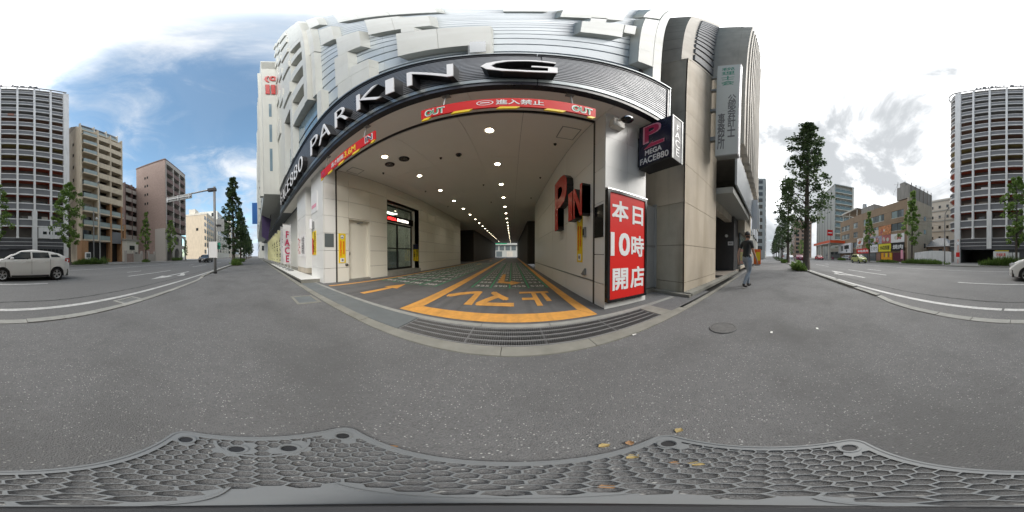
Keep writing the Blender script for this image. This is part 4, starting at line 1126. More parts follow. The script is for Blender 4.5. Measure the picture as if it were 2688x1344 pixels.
def balconies(t, x0, x1, yf, z0, fh, floors, bays, ph, par, back, depth=1.3, slab='tan', gap=0.0, sof=None, rail=False, glass='glass_dark', pier=None, pw=.2):
    bw = (x1-x0)/bays
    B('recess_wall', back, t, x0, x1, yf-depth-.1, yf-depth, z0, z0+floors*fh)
    for f in range(floors):
        z = z0+f*fh
        B('floor_slab', sof(f) if sof else slab, t, x0, x1, yf-depth+.001, yf-.001, z-.16, z)
        for b in range(bays):
            a, c = x0+b*bw+gap, x0+(b+1)*bw-gap
            if rail:
                o = B('balcony_rail', 'rail_glass', t, a+.05, c-.05, yf-.05, yf-.02, z+.12, z+ph-.06)
                B('top_rail', 'dark_steel', o, a, c, yf-.07, yf, z+ph-.055, z+ph); B('bottom_rail', slab, o, a, c, yf-.10, yf+.02, z-.18, z+.10)
                for q in (a, (a+c)/2, c-.05): B('rail_post', 'dark_steel', o, q, q+.05, yf-.068, yf-.055, z+.11, z+ph-.06)
            else:
                B('balcony_panel', par, t, a, c, yf-.12, yf, z-.2, z+ph)
            B('window', glass if random.random() < .7 else random.choice(('curtain', 'glass_grey')), t, a+bw*.12, c-bw*.15, yf-depth+.002, yf-depth+.06, z+.1, z+2.1)
            if random.random() < .4: B('air_conditioner', 'cream', t, c-.85, c-.2, yf-depth+.07, yf-depth+.35, z+.01, z+.6)
    if pier:
        for b in range(bays+1):
            q = x0+b*bw
            B('pier', pier, t, q-pw/2, q+pw/2, yf-depth, yf+.04, z0-.3, z0+floors*fh)
# round-cornered apartment tower
tw = thing('apartment_tower', 'tall round-cornered apartment tower with white ribs and grey balcony panels', 'building', (0, -30, 0))
TY, TX0, TX1, FH, FZ = -27.5, -11.9, 11.9, 2.97, 6.45
NB = 8; BW = (TX1-TX0)/NB; NF = 14
def arc(r, n=7): return [(TX1+math.sin(R(90*i/n))*r, TY-2.5+math.cos(R(90*i/n))*r) for i in range(n+1)]
def ring(z0, z1, out, m, name):                       # band following the front and round the corner
    a = arc(2.5+out); b = arc(2.5+out-.22)
    pts = [(TX0, TY+out)] + a + [(TX1+2.5+out, -36)]
    inn = [(TX0, TY+out-.22)] + b + [(TX1+2.5+out-.22, -36)]
    mb = MB()
    for (p, q), (r_, s_) in zip(zip(pts, pts[1:]), zip(inn, inn[1:])):
        mb.prism([(*p, z0), (*q, z0), (*s_, z0), (*r_, z0)], (0, 0, z1-z0))
    return mb.build(name, m, tw)
def plate(z0, z1, m, name):
    pts = [(TX0, TY-.2)] + arc(2.3) + [(TX1+2.3, -36), (TX0, -36)]
    return MB().prism([(x, y, z0) for x, y in pts], (0, 0, z1-z0)).build(name, m, tw)
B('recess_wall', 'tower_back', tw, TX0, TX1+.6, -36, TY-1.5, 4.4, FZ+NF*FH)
random.seed(31)
for f in range(NF):
    z = FZ+f*FH
    sof = 'sof_orange' if f < 5 else 'sof_olive' if f < 7 else 'sof_brown' if f < 10 else 'sof_grey'
    plate(z-.02, z+.12, sof, 'floor_slab')
    ring(z-.10, z+.14, .06, 'tower_white', 'slab_edge'); ring(z+1.16, z+1.34, .06, 'tower_white', 'coping')
    for b in range(NB):
        x0 = TX0+b*BW
        B('balcony_panel', 'tower_grey', tw, x0+.15, x0+BW-.15, TY-.12, TY-.02, z+.141, z+1.159)
        rq = random.random()
        B('window', 'glass_dark' if rq < .55 else ('glass_grey' if rq < .8 else 'curtain'), tw, x0+.3, x0+BW-.7, TY-1.498, TY-1.42, z+.15, z+2.2)
        if random.random() < .6: B('air_conditioner', 'tower_white', tw, x0+BW-.95, x0+BW-.25, TY-1.4, TY-1.1, z+.13, z+.75)
        if random.random() < .14: B('laundry', random.choice(('sign_white', 'cream', 'pink', 'steel_panel')), tw, x0+.4, x0+.4+random.uniform(.5, 1.4), TY-.7, TY-.66, z+1.3, z+2.0)
        if b % 2: B('partition', sof if f < 7 else 'tower_back', tw, x0-.04, x0+.04, TY-1.49, TY-.25, z+.13, z+FH-.1)
    a = arc(2.38)
    mb = MB()
    for p, q in zip(a, a[1:]): mb.face([(*p, z+.141), (*q, z+.141), (*q, z+1.159), (*p, z+1.159)])
    mb.build('balcony_panel', 'tower_grey', tw)
ZT = FZ+NF*FH
plate(ZT-.1, ZT+.2, 'tower_white', 'roof'); ring(ZT+.0, ZT+.35, .5, 'sof_grey', 'roof_rim')
for b in range(NB+1):
    x0 = TX0+b*BW; end = b in (0, NB)
    wv = .55 if end else .18
    low_ = 0.02 if end or b in (6, 2) else 4.6
    B('rib', 'tower_white', tw, x0-wv, x0+wv, TY-.3, TY+.22, 4.8 if b in (6, 2) else low_, ZT)
    if b in (2, 6): B('rib', 'tower_white', tw, x0-.42, x0+.42, TY-.5, TY+.30, 2.55 if b == 6 else .02, 9.2)
    if b not in (0, 2, 6, NB): B('rib_foot', 'tower_white', tw, x0-.24, x0+.24, TY-.3, TY+.27, 4.3, 4.6)
# base storeys with dark panels
for z0, z1 in ((2.5, 3.05), (3.12, 3.68), (3.75, 4.35)):
    ring(z0, z1, -.02, 'tower_base', 'base_panel')
for z0 in (3.05, 3.68, 4.35): ring(z0, z0+.07, .0, 'tower_white', 'base_line')
B('base_wall', 'tower_base', tw, TX0, -1.5, TY-.6, TY-.35, .02, 2.6); B('base_wall', 'tower_base', tw, -1.5, 4.6, TY-.9, TY-.35, .02, 2.5)
B('garage_recess', 'black', tw, 4.6, 11.4, -34, -33.9, 0.02, 2.5); B('garage_side', 'tower_base', tw, 4.5, 4.6, -34, TY-.4, .02, 2.5); B('garage_side', 'tower_base', tw, 11.4, 11.5, -34, TY-.4, .02, 2.5)
B('garage_ceiling', 'tower_base', tw, 4.6, 11.4, -34, TY-.4, 2.42, 2.5)
# entrance front between the ribs
B('lobby_surround', 'tower_white', tw, -11.3, -6.6, TY-.3, TY+.10, 4.4, 6.3); B('lobby_glass', 'glass_dark', tw, -11.2, -6.7, TY-.2, TY-.1, .4, 4.3)
for k in range(7): B('lobby_mullion', 'tower_base', tw, -11.2+k*.72, -11.12+k*.72, TY-.1, TY-.04, .4, 4.3)
for k in range(3): B('window', 'glass_dark', tw, -10.3+k*1.1, -9.6+k*1.1, TY+.101, TY+.13, 5.1, 5.6)
# rooftop lettering on a frame
rs = thing('roof_sign', 'rooftop frame sign with dark letters on the round-cornered tower', 'sign', (0, TY+.2, ZT))
for z in (.55, 1.0): MB().tube([(-7.0, TY-.15, ZT+z), (8.8, TY-.15, ZT+z)], .05, 6).build('rail', 'dark_steel', rs)
for k in range(9): MB().tube([(-7+k*1.97, TY-.2, ZT+.2), (-7+k*1.97, TY-.2, ZT+1.5)], .05, 6).build('post', 'dark_steel', rs)
text('lettering', 'ORIENT', 'facade_dark', rs, (5.8, TY-.05, ZT+1.35), -X, Z, 1.1, 5.6, depth=.25, bold=.02); text('lettering', 'BLD', 'facade_dark', rs, (1.0, TY-.05, ZT+1.35), -X, Z, 1.1, 2.8, depth=.25, bold=.02)
text('lettering', 'No.64', 'facade_dark', rs, (-4.3, TY-.05, ZT+1.35), -X, Z, 1.1, 4.6, depth=.25, bold=.02)
qb = B('balcony_quilt', mat('quilt', (.34,.17,.13), .8, var=.2, vscale=8) and 'quilt', tw, -2.4, -1.3, TY+.06, TY+.12, FZ+9*FH+.6, FZ+9*FH+1.38)
# tan apartment block
A0_, A1_, AY = wy(213, 500, -26)[0], wy(321, 500, -26)[0], -26.0
tn = thing('apartment_block', 'tan apartment block with glass-railed balconies next to the round-cornered tower', 'building', (-18, -30, 0))
B('wall', 'tan', tn, A1_, A0_, -38, AY-1.5, 0.02, 33.2)
MB().prism([(A0_, AY-1.5, 33.2), (A0_, -38, 33.2), (A0_, -38, 35.6), (A0_, AY-4.5, 35.6)], (A1_-A0_, 0, 0)).build('roof', 'tan_dark', tn)
xm = A0_ - (A0_-A1_)*.36
B('side_pier', 'tan', tn, A0_-.35, A0_+.1, AY-1.6, AY-.2, .02, 32)
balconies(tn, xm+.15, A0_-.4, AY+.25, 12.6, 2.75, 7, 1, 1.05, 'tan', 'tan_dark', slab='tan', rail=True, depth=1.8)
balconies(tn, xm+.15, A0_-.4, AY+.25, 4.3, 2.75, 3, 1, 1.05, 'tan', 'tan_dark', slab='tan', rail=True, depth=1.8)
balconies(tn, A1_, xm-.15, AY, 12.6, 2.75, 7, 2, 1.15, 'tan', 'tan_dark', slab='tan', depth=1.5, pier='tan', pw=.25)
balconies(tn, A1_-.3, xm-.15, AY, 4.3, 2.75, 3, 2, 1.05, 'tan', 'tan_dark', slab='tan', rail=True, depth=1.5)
B('centre_pier', 'tan', tn, xm-.16, xm+.16, AY-1.5, AY+.3, 4.2, 32)
for q in (A1_+.1, (A1_+xm)/2-.2): B('low_pier', 'ochre', tn, q, q+.4, AY-1.4, AY+.06, .02, 12.3)
B('low_pier', 'ochre', tn, A0_-1.3, A0_+.12, AY-1.49, AY+.27, .02, 4.1); B('low_pier', 'ochre', tn, A1_-.9, A1_-.3, AY-1.4, AY+.1, .02, 8.2)
B('low_pier', 'tower_grey', tn, A1_+.55, (A1_+xm)/2-.25, AY-.2, AY+.05, 3.9, 6.3)
balconies(tn, A1_+.4, A0_-.5, AY-1.0, 31.9, 2.3, 1, 3, 1.0, 'tan', 'tan_dark', slab='tan', rail=True, depth=.5, pier='cream', pw=.25)
B('garage_front', 'black', tn, A1_, A0_-1.3, AY-1.49, AY-1.4, .02, 4.0)
for k in range(7): B('window', 'glass_dark', tn, A0_+.002, A0_+.05, AY-3.4, AY-2.9, 7+k*3.4, 7.8+k*3.4)
# mauve brick apartments
C0_, C1_, CY = wy(434, 500, -21)[0], wy(486, 500, -21)[0], -21.0
bk = thing('brick_apartments', 'mauve brick apartment block with a blank side wall and arched ground floor', 'building', (-38, -26, 0))
BH = wy(434, 419, -21)[1]
B('side_wall', 'brick_mauve', bk, C1_, C0_, -30.5, CY-1.4, .02, BH)
B('roof_edge', 'brick_dark', bk, C1_-.1, C0_+.1, -30.6, CY+.05, BH+.001, BH+.35)
B('corner_wall', 'brick_mauve', bk, C0_-.4, C0_, CY-1.399, CY, 6.5, BH)
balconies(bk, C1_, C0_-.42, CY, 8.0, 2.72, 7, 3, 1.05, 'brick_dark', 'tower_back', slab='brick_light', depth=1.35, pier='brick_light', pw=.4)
B('head', 'brick_light', bk, C1_, C0_-.42, CY-1.3, CY+.02, 8+7*2.72+.0, BH)
# arched base
for k in range(3):
    a = C1_+(C0_-C1_)/3*k; c = C1_+(C0_-C1_)/3*(k+1)
    for z0, hh in ((.02, 4.2), (4.22, 2.9)):
        n = 8; mid = (a+c)/2; w2 = (c-a)*.36; zs_ = z0+hh*.45
        arcp = [(mid-w2*math.cos(math.pi*i/n), zs_+math.sin(math.pi*i/n)*hh*.34) for i in range(n+1)]
        mb = MB()
        mb.prism([(a, CY-.2, z0), (mid-w2, CY-.2, z0), (mid-w2, CY-.2, zs_), (a, CY-.2, zs_)], (0, .25, 0)); mb.prism([(mid+w2, CY-.2, z0), (c, CY-.2, z0), (c, CY-.2, zs_), (mid+w2, CY-.2, zs_)], (0, .25, 0))
        for (p, q), (r_, s_) in zip(arcp, arcp[1:]): mb.prism([(p, CY-.2, q), (r_, CY-.2, s_), (r_, CY-.2, z0+hh), (p, CY-.2, z0+hh)], (0, .25, 0))
        mb.prism([(a, CY-.2, zs_), (mid-w2, CY-.2, zs_), (mid-w2, CY-.2, z0+hh), (a, CY-.2, z0+hh)], (0, .25, 0)); mb.prism([(mid+w2, CY-.2, zs_), (c, CY-.2, zs_), (c, CY-.2, z0+hh), (mid+w2, CY-.2, z0+hh)], (0, .25, 0))
        mb.build('arch', 'brick_light', bk)
B('arch_shade', 'tower_back', bk, C1_, C0_, CY-1.39, CY-1.2, .02, 7.4); B('side_panel', 'brick_light', bk, C0_+.001, C0_+.06, CY-3.2, CY-.1, .02, 8.2)
for k in range(8):
    for dy in (-6.2, -5.4): B('window', 'glass_dark', bk, C0_+.002, C0_+.05, CY+dy-.35, CY+dy+.05, 4.5+k*2.72, 5.2+k*2.72)
# rear wing with its own balconies
balconies(bk, C0_-1.0, C0_+4.2, -30.7, 3.2, 2.72, 7, 2, 1.05, 'brick_light', 'tower_back', slab='brick_dark', depth=1.3, pier='brick_dark', pw=.3)
B('rear_wing', 'brick_dark', bk, C0_-1.0, C0_+4.2, -42, -32.1, .02, 22.8); B('rear_base', 'brick_mauve', bk, C0_-1.0, C0_+4.2, -32, -30.8, .02, 3.0)
# low house and walls between
lh = thing('garden_house', 'low pale house with a walled front between the tan and brick blocks', 'building', (-27, -25, 0))
hx0, hx1 = wy(333, 650, -24.5)[0], wy(363, 650, -24.5)[0]
B('wall', 'cream', lh, hx1, hx0, -32, -24.5, .02, 4.6); B('roof', 'render_grey', lh, hx1-.2, hx0+.2, -32.2, -24.3, 4.601, 4.9); B('window', 'glass_dark', lh, hx0-2.4, hx0-.8, -24.499, -24.44, 2.6, 3.5); B('door', 'tower_back', lh, hx1+.3, hx1+1.2, -24.499, -24.44, .05, 2.1)
t = thing('brick_wall', 'low mauve garden wall with pale posts in front of the brick apartments', 'wall', (-28, -22.6, 0))
for k in range(4): B('wall_bay', 'brick_mauve' if k % 2 else 'brick_light', t, -31.6+k*2.4, -29.4+k*2.4, -22.8, -22.6, .02, 1.7+.4*(k == 1))
for k in range(5): B('post', 'brick_light', t, -31.8+k*2.4, -31.4+k*2.4, -22.9, -22.5, .02, 2.3)
# beige office block and white block further left
E0_, E1_ = wy(543, 600, -21)[0], wy(566, 600, -21)[0]
bo = thing('beige_block', 'beige office block with a blank side wall beyond the brick apartments', 'building', (-75, -26, 0))
EH = wy(543, 560, -21)[1]
B('wall', 'tan', bo, E1_, E0_, -31, -21, .02, EH); B('roof_house', 'cream', bo, E0_-6, E0_-1.5, -30, -27, EH, EH+3)
B('parapet', 'cream', bo, E1_-.1, E0_+.1, -31.1, -20.9, EH-.5, EH+.3); B('window', 'glass_dark', bo, E0_+.002, E0_+.06, -26, -25, EH*.62, EH*.68)
for f in range(6):
    for b in range(6): B('window', 'glass_grey', bo, E1_+1+b*3.2, E1_+3.2+b*3.2, -20.999, -20.93, 2.2+f*2.9, 3.9+f*2.9)
B('sign', 'sign_white', bo, E0_-.5, E0_+.4, -20.9, -20.6, 1.6, 4.6)
plain_tower('white_block', 'white block beyond the beige office with a grey upper band', -125, -88, -34, -21, 27, 'facade_white', 7, 8, faces='ne')
plain_tower('white_block', 'white block furthest down the street on the far side', -190, -130, -40, -20, 30, 'cream', 8, 8, faces='ne')

# ---- to the right of the tower: white apartments, house, brown shop building, service station
plain_tower('white_apartments', 'white apartment block with small square windows behind the tiled house', 17.5, 33, -56, -42, 19, 'cream', 5, 6, faces='n', win=.30)
ho = thing('tiled_house', 'house with a grey hipped roof and brick wall behind the pale boundary wall', 'building', (19, -32, 0))
B('wall', 'house_brick', ho, 16.0, 23, -38, -32, .02, 3.6)
rb = MB(); p = [(15.4,-38.6,3.6),(23.6,-38.6,3.6),(23.6,-31.4,3.6),(15.4,-31.4,3.6)]; r1, r2 = (18.4,-35,5.8), (20.6,-35,5.8)
for f in ((p[3],p[2],r2,r1),(p[0],p[3],r1),(p[2],p[1],r2),(p[1],p[0],r1,r2),(p[0],p[1],p[2],p[3])): rb.face(f)
rb.build('roof', 'slate', ho); B('window', 'glass_dark', ho, 17.5, 18.4, -31.999, -31.93, 1.6, 2.9); B('window', 'glass_grey', ho, 20, 21.4, -31.999, -31.93, 1.4, 2.9); B('eaves', 'sign_white', ho, 15.4, 23.6, -31.45, -31.39, 3.45, 3.599)
t = thing('boundary_wall', 'pale grey rendered boundary wall between the tower and the brown shop building', 'wall', (16, -25.5, 0))
for k in range(4): MB().prism([(12.2+k*2, -25.6, .02), (14.19+k*2, -25.6, .02), (14.19+k*2, -25.6, 2.0+.25*math.sin(k*.9+.8)), (12.2+k*2, -25.6, 2.0+.25*math.sin(k*.9))], (0, .2, 0)).build('wall_bay', 'tower_white', t)
B('notice', 'sign_white', t, 18.6, 19.2, -25.395, -25.38, 1.0, 1.5)
# brown shop building
F0_, F1_, FYY = wy(2384, 600, -25)[0], wy(2206, 600, -25)[0], -25.0
br = thing('shop_building', 'weathered brown four storey shop building with food posters and coloured shopfronts', 'building', (30, -30, 0))
BRH = wy(2321, 541, -25)[1]
B('wall', 'brown_wall', br, F0_+.3, F1_, -34, FYY-.2, .02, BRH)
B('side_wall', 'render_tan', br, F0_, F0_+.299, -34, FYY, .02, BRH+.4)
B('stair_tower', 'render_grey', br, F0_+.002, F0_+3.6, -33.9, FYY-.3, BRH+.401, BRH+3.6); B('stair_tower', 'render_grey', br, F0_+1.6, F0_+3.0, -27.4, -25.6, BRH+3.601, BRH+4.8)
for k in range(6): B('fin', 'render_grey', br, F0_-.10, F0_+.0, -33.5+k*1.5, -33.3+k*1.5, BRH+.5, BRH+4.2)
for k in range(3): B('window', 'glass_dark', br, F0_-.03, F0_-.001, -31.2, -30.5, 3.2+k*3.2, 4.2+k*3.2)
L_ = F1_-F0_
for f, z in enumerate((3.4, 6.5, 9.4)):
    B('floor_wall', 'brown_wall', br, F0_+.3, F1_, FYY-.199, FYY, z+2.0, z+3.1 if f < 2 else BRH)
    for (a, b, n) in ((.04, .16, 2), (.24, .52, 8), (.62, .70, 2), (.78, .97, 7)):
        if f == 0 and a < .6: continue
        x0, x1 = F0_+L_*a, F0_+L_*b
        for k in range(n):
            st = (x1-x0)/n
            wv = B('window', 'glass_grey' if (k+f) % 3 else 'rail_glass', br, x0+k*st+.06, x0+(k+1)*st-.06, FYY-.12, FYY-.06, z+.35, z+1.95)
            B('sill', 'cream', wv, x0+k*st, x0+(k+1)*st, FYY-.13, FYY+.03, z+.25, z+.34)
    B('floor_wall', 'brown_wall', br, F0_+.3, F1_, FYY-.199, FYY+.01, z-.4, z+.24)
    for a, b in ((0.008, .04), (.16, .24), (.52, .62), (.70, .78), (.97, 1)):
        B('wall_pier', 'brown_wall', br, F0_+.3 if a < .01 else F0_+L_*a, F0_+L_*b, FYY-.199, FYY-.002, z+.25, z+1.99)
# roof structures
B('roof_house', 'render_grey', br, F0_+L_*.42, F0_+L_*.62, -31, -26.2, BRH, BRH+2.3); MB().lathe([(.7,0),(.7,1.5),(0,1.6)], (F0_+L_*.60, -27, BRH+2.3), 12).build('water_tank', 'galv', br)
B('roof_shelter', 'render_grey', br, F0_+L_*.66, F0_+L_*.98, -32, -25.4, BRH+2.6, BRH+2.95); B('shelter_fascia', 'cream', br, F0_+L_*.655, F0_+L_*.985, -25.39, -25.2, BRH+2.5, BRH+3.0)
for q in (.67, .82, .97): B('shelter_post', 'cream', br, F0_+L_*q-.1, F0_+L_*q+.1, -25.8, -25.6, BRH, BRH+2.6)
an = thing('roof_antenna', 'television antenna mast on the stair tower of the brown building', 'antenna', (F0_+2, -26, BRH+4.8))
MB().tube([(F0_+2.3,-26.5,BRH+4.8),(F0_+2.3,-26.5,BRH+8)], .04, 6).build('mast', 'dark_steel', an)
for k in range(4): MB().tube([(F0_+1.5+k*.12,-26.5,BRH+7.2+k*.2),(F0_+3.1-k*.12,-26.5,BRH+7.2+k*.2)], .02, 4).build('element', 'dark_steel', an)
an = thing('roof_antenna', 'leaning antenna mast with wires on the roof of the brown building', 'antenna', (F0_+4.4, -26, BRH+2))
MB().tube([(F0_+4.2,-26,BRH),(F0_+4.0,-26,BRH+5.6)], .05, 6).build('mast', 'dark_steel', an); MB().tube([(F0_+7,-26,BRH),(F0_+4.0,-26,BRH+5.2)], .03, 4).build('stay', 'dark_steel', an); MB().tube([(F0_+2.8,-26,BRH+4.9),(F0_+5.2,-26,BRH+5.3)], .03, 4).build('element', 'dark_steel', an)
# posters and shopfronts on it
random.seed(12)
mat('food1', (.62,.25,.10), .5, var=.6, vscale=4); mat('food2', (.50,.16,.15), .5, var=.5, vscale=3); mat('food3', (.62,.55,.48), .5, var=.5, vscale=3.5); mat('food4', (.42,.40,.48), .5, var=.5, vscale=3)
mat('shop_yellow', (.78,.70,.04), .5); mat('shop_amber', (.80,.36,.02), .5); mat('maroon', (.10,.015,.03), .5)
def poster(a, b, z0, z1, m, lab, s=None, sm='sign_white', hh=None):
    t = thing('shop_poster', lab, 'poster', (F0_+L_*(a+b)/2, FYY+.1, z0))
    B('sheet', m, t, F0_+L_*a+.02, F0_+L_*b-.02, FYY+.06, FYY+.12, z0, z1)
    mb = MB()
    if not s:
        for k in range(5):                            # dish shapes printed on the sheet
            cxx = F0_+L_*(a+(b-a)*random.uniform(.2, .8)); czz = z0+(z1-z0)*random.uniform(.25, .75)
            mb = MB(); mb.m = 0
            mb.disc((cxx, FYY+.121+k*.004, czz), (z1-z0)*random.uniform(.12, .34), (0, 1, 0), 14)
            mb.build('printed_dish', random.choice(('food1', 'food2', 'food3', 'sof_orange', 'cream')), t)
    else:
        text('lettering', s, sm, t, (F0_+L_*(a+b)/2, FYY+.121, (z0+z1)/2), -X, Z, hh or (z1-z0)*.55, (b-a)*L_*.8, depth=.006, bold=.03)
poster(.03, .16, 4.2, 6.1, 'sign_white', 'white poster of meat dishes above the black shop sign')
poster(.16, .30, 6.2, 8.4, 'food1', 'large orange poster of fried food on the brown building')
poster(.16, .26, 4.2, 6.15, 'food2', 'dark poster of red meat slices on the brown building')
poster(.26, .44, 4.2, 6.15, 'food4', 'grey blue poster of dishes in the middle of the brown building')
poster(.30, .52, 6.2, 7.7, 'food3', 'pale poster of small dishes above the grey blue poster')
poster(.52, .62, 4.4, 6.3, 'sign_white', 'white poster of plates near the red shop sign')
poster(.54, .64, 3.3, 4.35, 'food3', 'small pale food poster above the red shop sign')
poster(.03, .15, 2.4, 4.1, 'black', 'black shop sign with a gold emblem and white lettering', '焼肉', 'sign_white')
poster(.16, .30, 2.3, 4.1, 'shop_yellow', 'bright yellow shop sign with black lettering', '大本店居酒屋', 'black')
poster(.31, .41, 2.2, 4.1, 'sign_white', 'white shop sign with dark lettering beside the yellow sign', 'カラオケ', 'grey_text')
poster(.42, .63, 2.0, 3.3, 'red_sign', 'bright red shop sign with white lettering on the brown building', '本格焼肉', 'sign_white')
for a, b, m_, nm in ((.03, .14, 'maroon', 'shopfront'), (.15, .27, 'shop_amber', 'shopfront'), (.28, .33, 'sof_brown', 'shopfront'), (.34, .45, 'glass_grey', 'shopfront'), (.46, .62, 'glass_grey', 'shopfront')):
    B(nm, m_, br, F0_+L_*a, F0_+L_*b, FYY-.15, FYY+.03, .05, 2.0)
for k in range(4): B('shop_curtain', 'sof_brown' if k % 2 else 'shop_yellow', br, F0_+L_*.155+k*.75, F0_+L_*.155+k*.75+.4, FYY+.031, FYY+.06, 1.0, 1.95)
kb = thing('billboard', 'white billboard with dark windows over the car yard by the service station', 'billboard', (F1_-4, FYY+.5, 2))
kx0, kx1 = F0_+L_*.70, F0_+L_*.985
B('frame', 'letter_white', kb, kx0, kx1, FYY+.15, FYY+.9, 2.2, 5.3); B('window', 'glass_dark', kb, kx0+1.2, kx0+4.4, FYY+.901, FYY+.95, 3.5, 4.7); B('window', 'glass_grey', kb, kx0+5.2, kx0+6.8, FYY+.901, FYY+.95, 2.9, 4.6)
MB().disc((kx0+2.6, FYY+.96, 2.9), .4, (0,1,0), 16).build('emblem', 'facade_dark', kb)
for q in (kx0+.3, kx1-.5): B('post', 'grey_metal', kb, q, q+.2, FYY+.3, FYY+.6, .02, 2.199)
# service station
gs = thing('service_station', 'service station with a broad orange edged canopy', 'building', (58, -22, 0))
GX_, GXE, GYN, GYF, GH = 49.0, 68.0, -19.5, -25.5, 6.4
B('canopy', 'cream', gs, GX_+.1, GXE, GYF, GYN-.1, GH-.9, GH-.1); B('fascia', 'canopy_orange', gs, GX_, GXE, GYN-.1, GYN, GH-.85, GH); B('fascia', 'canopy_orange', gs, GX_, GX_+.099, GYF, GYN-.1, GH-.85, GH)
B('fascia_line', 'sign_white', gs, GX_-.02, GXE, GYN, GYN+.02, GH-.98, GH-.86)
for q in (52, 60, 66): B('column', 'cream', gs, q, q+.7, -21, -20.3, .02, GH-.9)
B('kiosk', 'cream', gs, 51, 68, -31, -26.5, .02, 4.5); B('kiosk_glass', 'glass_dark', gs, 53, 66, -26.499, -26.4, .4, 3.0); B('kiosk_door', 'shop_yellow', gs, 66.2, 67.4, -26.499, -26.4, .05, 2.4)
for k in range(3):
    t = thing('fuel_pump', 'pale fuel pump under the orange edged canopy', 'pump', (53.5+k*1.2, -21, 0), group='fuel pumps at the service station')
    B('cabinet', 'steel_panel', t, 53.2+k*1.2, 53.8+k*1.2, -21.2, -20.8, .1, 1.9); B('screen', 'black', t, 53.3+k*1.2, 53.7+k*1.2, -20.799, -20.78, 1.3, 1.7); B('plinth', 'concrete', t, 53.1+k*1.2, 53.9+k*1.2, -21.3, -20.7, .02, .099)
t = thing('round_sign', 'round red sign with a white bar on a pole by the service station', 'sign', (52, -17, 0))
MB().tube([(46, -18.3, .02), (46, -18.3, 8.6)], .08, 8).build('pole', 'galv', t); B('board', 'red_sign', t, 45.9, 46.0, -19.2, -17.4, 7.4, 9.2); B('bar', 'sign_white', t, 45.88, 45.899, -18.95, -17.65, 8.1, 8.45)
# grey block with green balconies
gb = thing('grey_apartments', 'grey apartment block with dark green balconies behind the service station', 'building', (70, -32, 0))
qx, qyf, qyb, qx1 = 64.0, -27.5, -37.0, 90.0
GBH = 34.0
B('wall', 'facade_grey', gb, qx+1.2, qx1, qyb, qyf, .02, GBH)
for k in range(6): B('pipe_joint', 'facade_dark', gb, qx+4+k*4, qx+4.25+k*4, qyf, qyf+.05, .02, GBH-1)
for f in range(11):
    z = 3+f*2.75
    B('balcony_panel', 'green_grey', gb, qx, qx+.15, qyb+1, qyf-.6, z, z+1.15); B('floor_slab', 'cream', gb, qx, qx+1.19, qyb+.8, qyf-.3, z-.25, z-.001)
    for b in range(3): B('window', 'glass_grey', gb, qx+1.15, qx+1.199, qyb+1.5+b*2.5, qyb+3.2+b*2.5, z+.2, z+2.0)
B('end_wall', 'facade_grey', gb, qx, qx+1.19, qyf-.29, qyf, .02, GBH); B('end_wall', 'cream', gb, qx, qx+1.19, qyb, qyb+.79, .02, GBH); B('roof', 'facade_grey', gb, qx-.1, qx1, qyb-.1, qyf+.1, GBH, GBH+.4)
plain_tower('orange_apartments', 'orange brick apartment block seen between the street trees', 110, 128, -30, -18, 26, 'house_brick', 8, 4, faces='wn')
plain_tower('far_block', 'pale block at the far right end of the street', 150, 200, -34, -20, 24, 'cream', 7, 8, faces='wn')
# closing rows so that the street ends have depth
for k, (x0, x1, y0, y1, h, m_, lab) in enumerate(((230,300,-40,-20,28,'facade_grey','grey block closing the far right end of the street'),(150,260,3,25,30,'cream','long pale block on the near side at the far right'),(-330,-240,-45,-20,26,'facade_grey','grey block closing the far left end of the street'),(-300,-140,4,25,26,'cream','long pale block on the near side at the far left'))):
    plain_tower('distant_block', lab, x0, x1, y0, y1, h, m_, 7, 8, faces='nw' if y0 < 0 else 'sw')
# ---------------------------------------------------------------- trees and planting
mat('bark', (.10,.082,.07), .9, var=.3, vscale=9, bump=.8, bscale=18)
def leafmat(name, a, b):
    m = mat(name, a, .55, transl=.38)
    t = m.node_tree; n = t.nodes
    at = n.new('ShaderNodeAttribute'); at.attribute_name = 'tone'
    mx = n.new('ShaderNodeMix'); mx.data_type = 'RGBA'; mx.inputs[6].default_value = (*a, 1); mx.inputs[7].default_value = (*b, 1)
    t.links.new(at.outputs['Fac'], mx.inputs[0]); t.links.new(mx.outputs[2], n['Principled BSDF'].inputs['Base Color'])
    for q in n:
        if q.type == 'BSDF_TRANSLUCENT': t.links.new(mx.outputs[2], q.inputs[0])
leafmat('leaf_dark', (.036,.070,.030), (.10,.155,.055))
leafmat('leaf_light', (.11,.20,.04), (.26,.38,.10))
leafmat('leaf_grass', (.07,.14,.025), (.17,.26,.06))
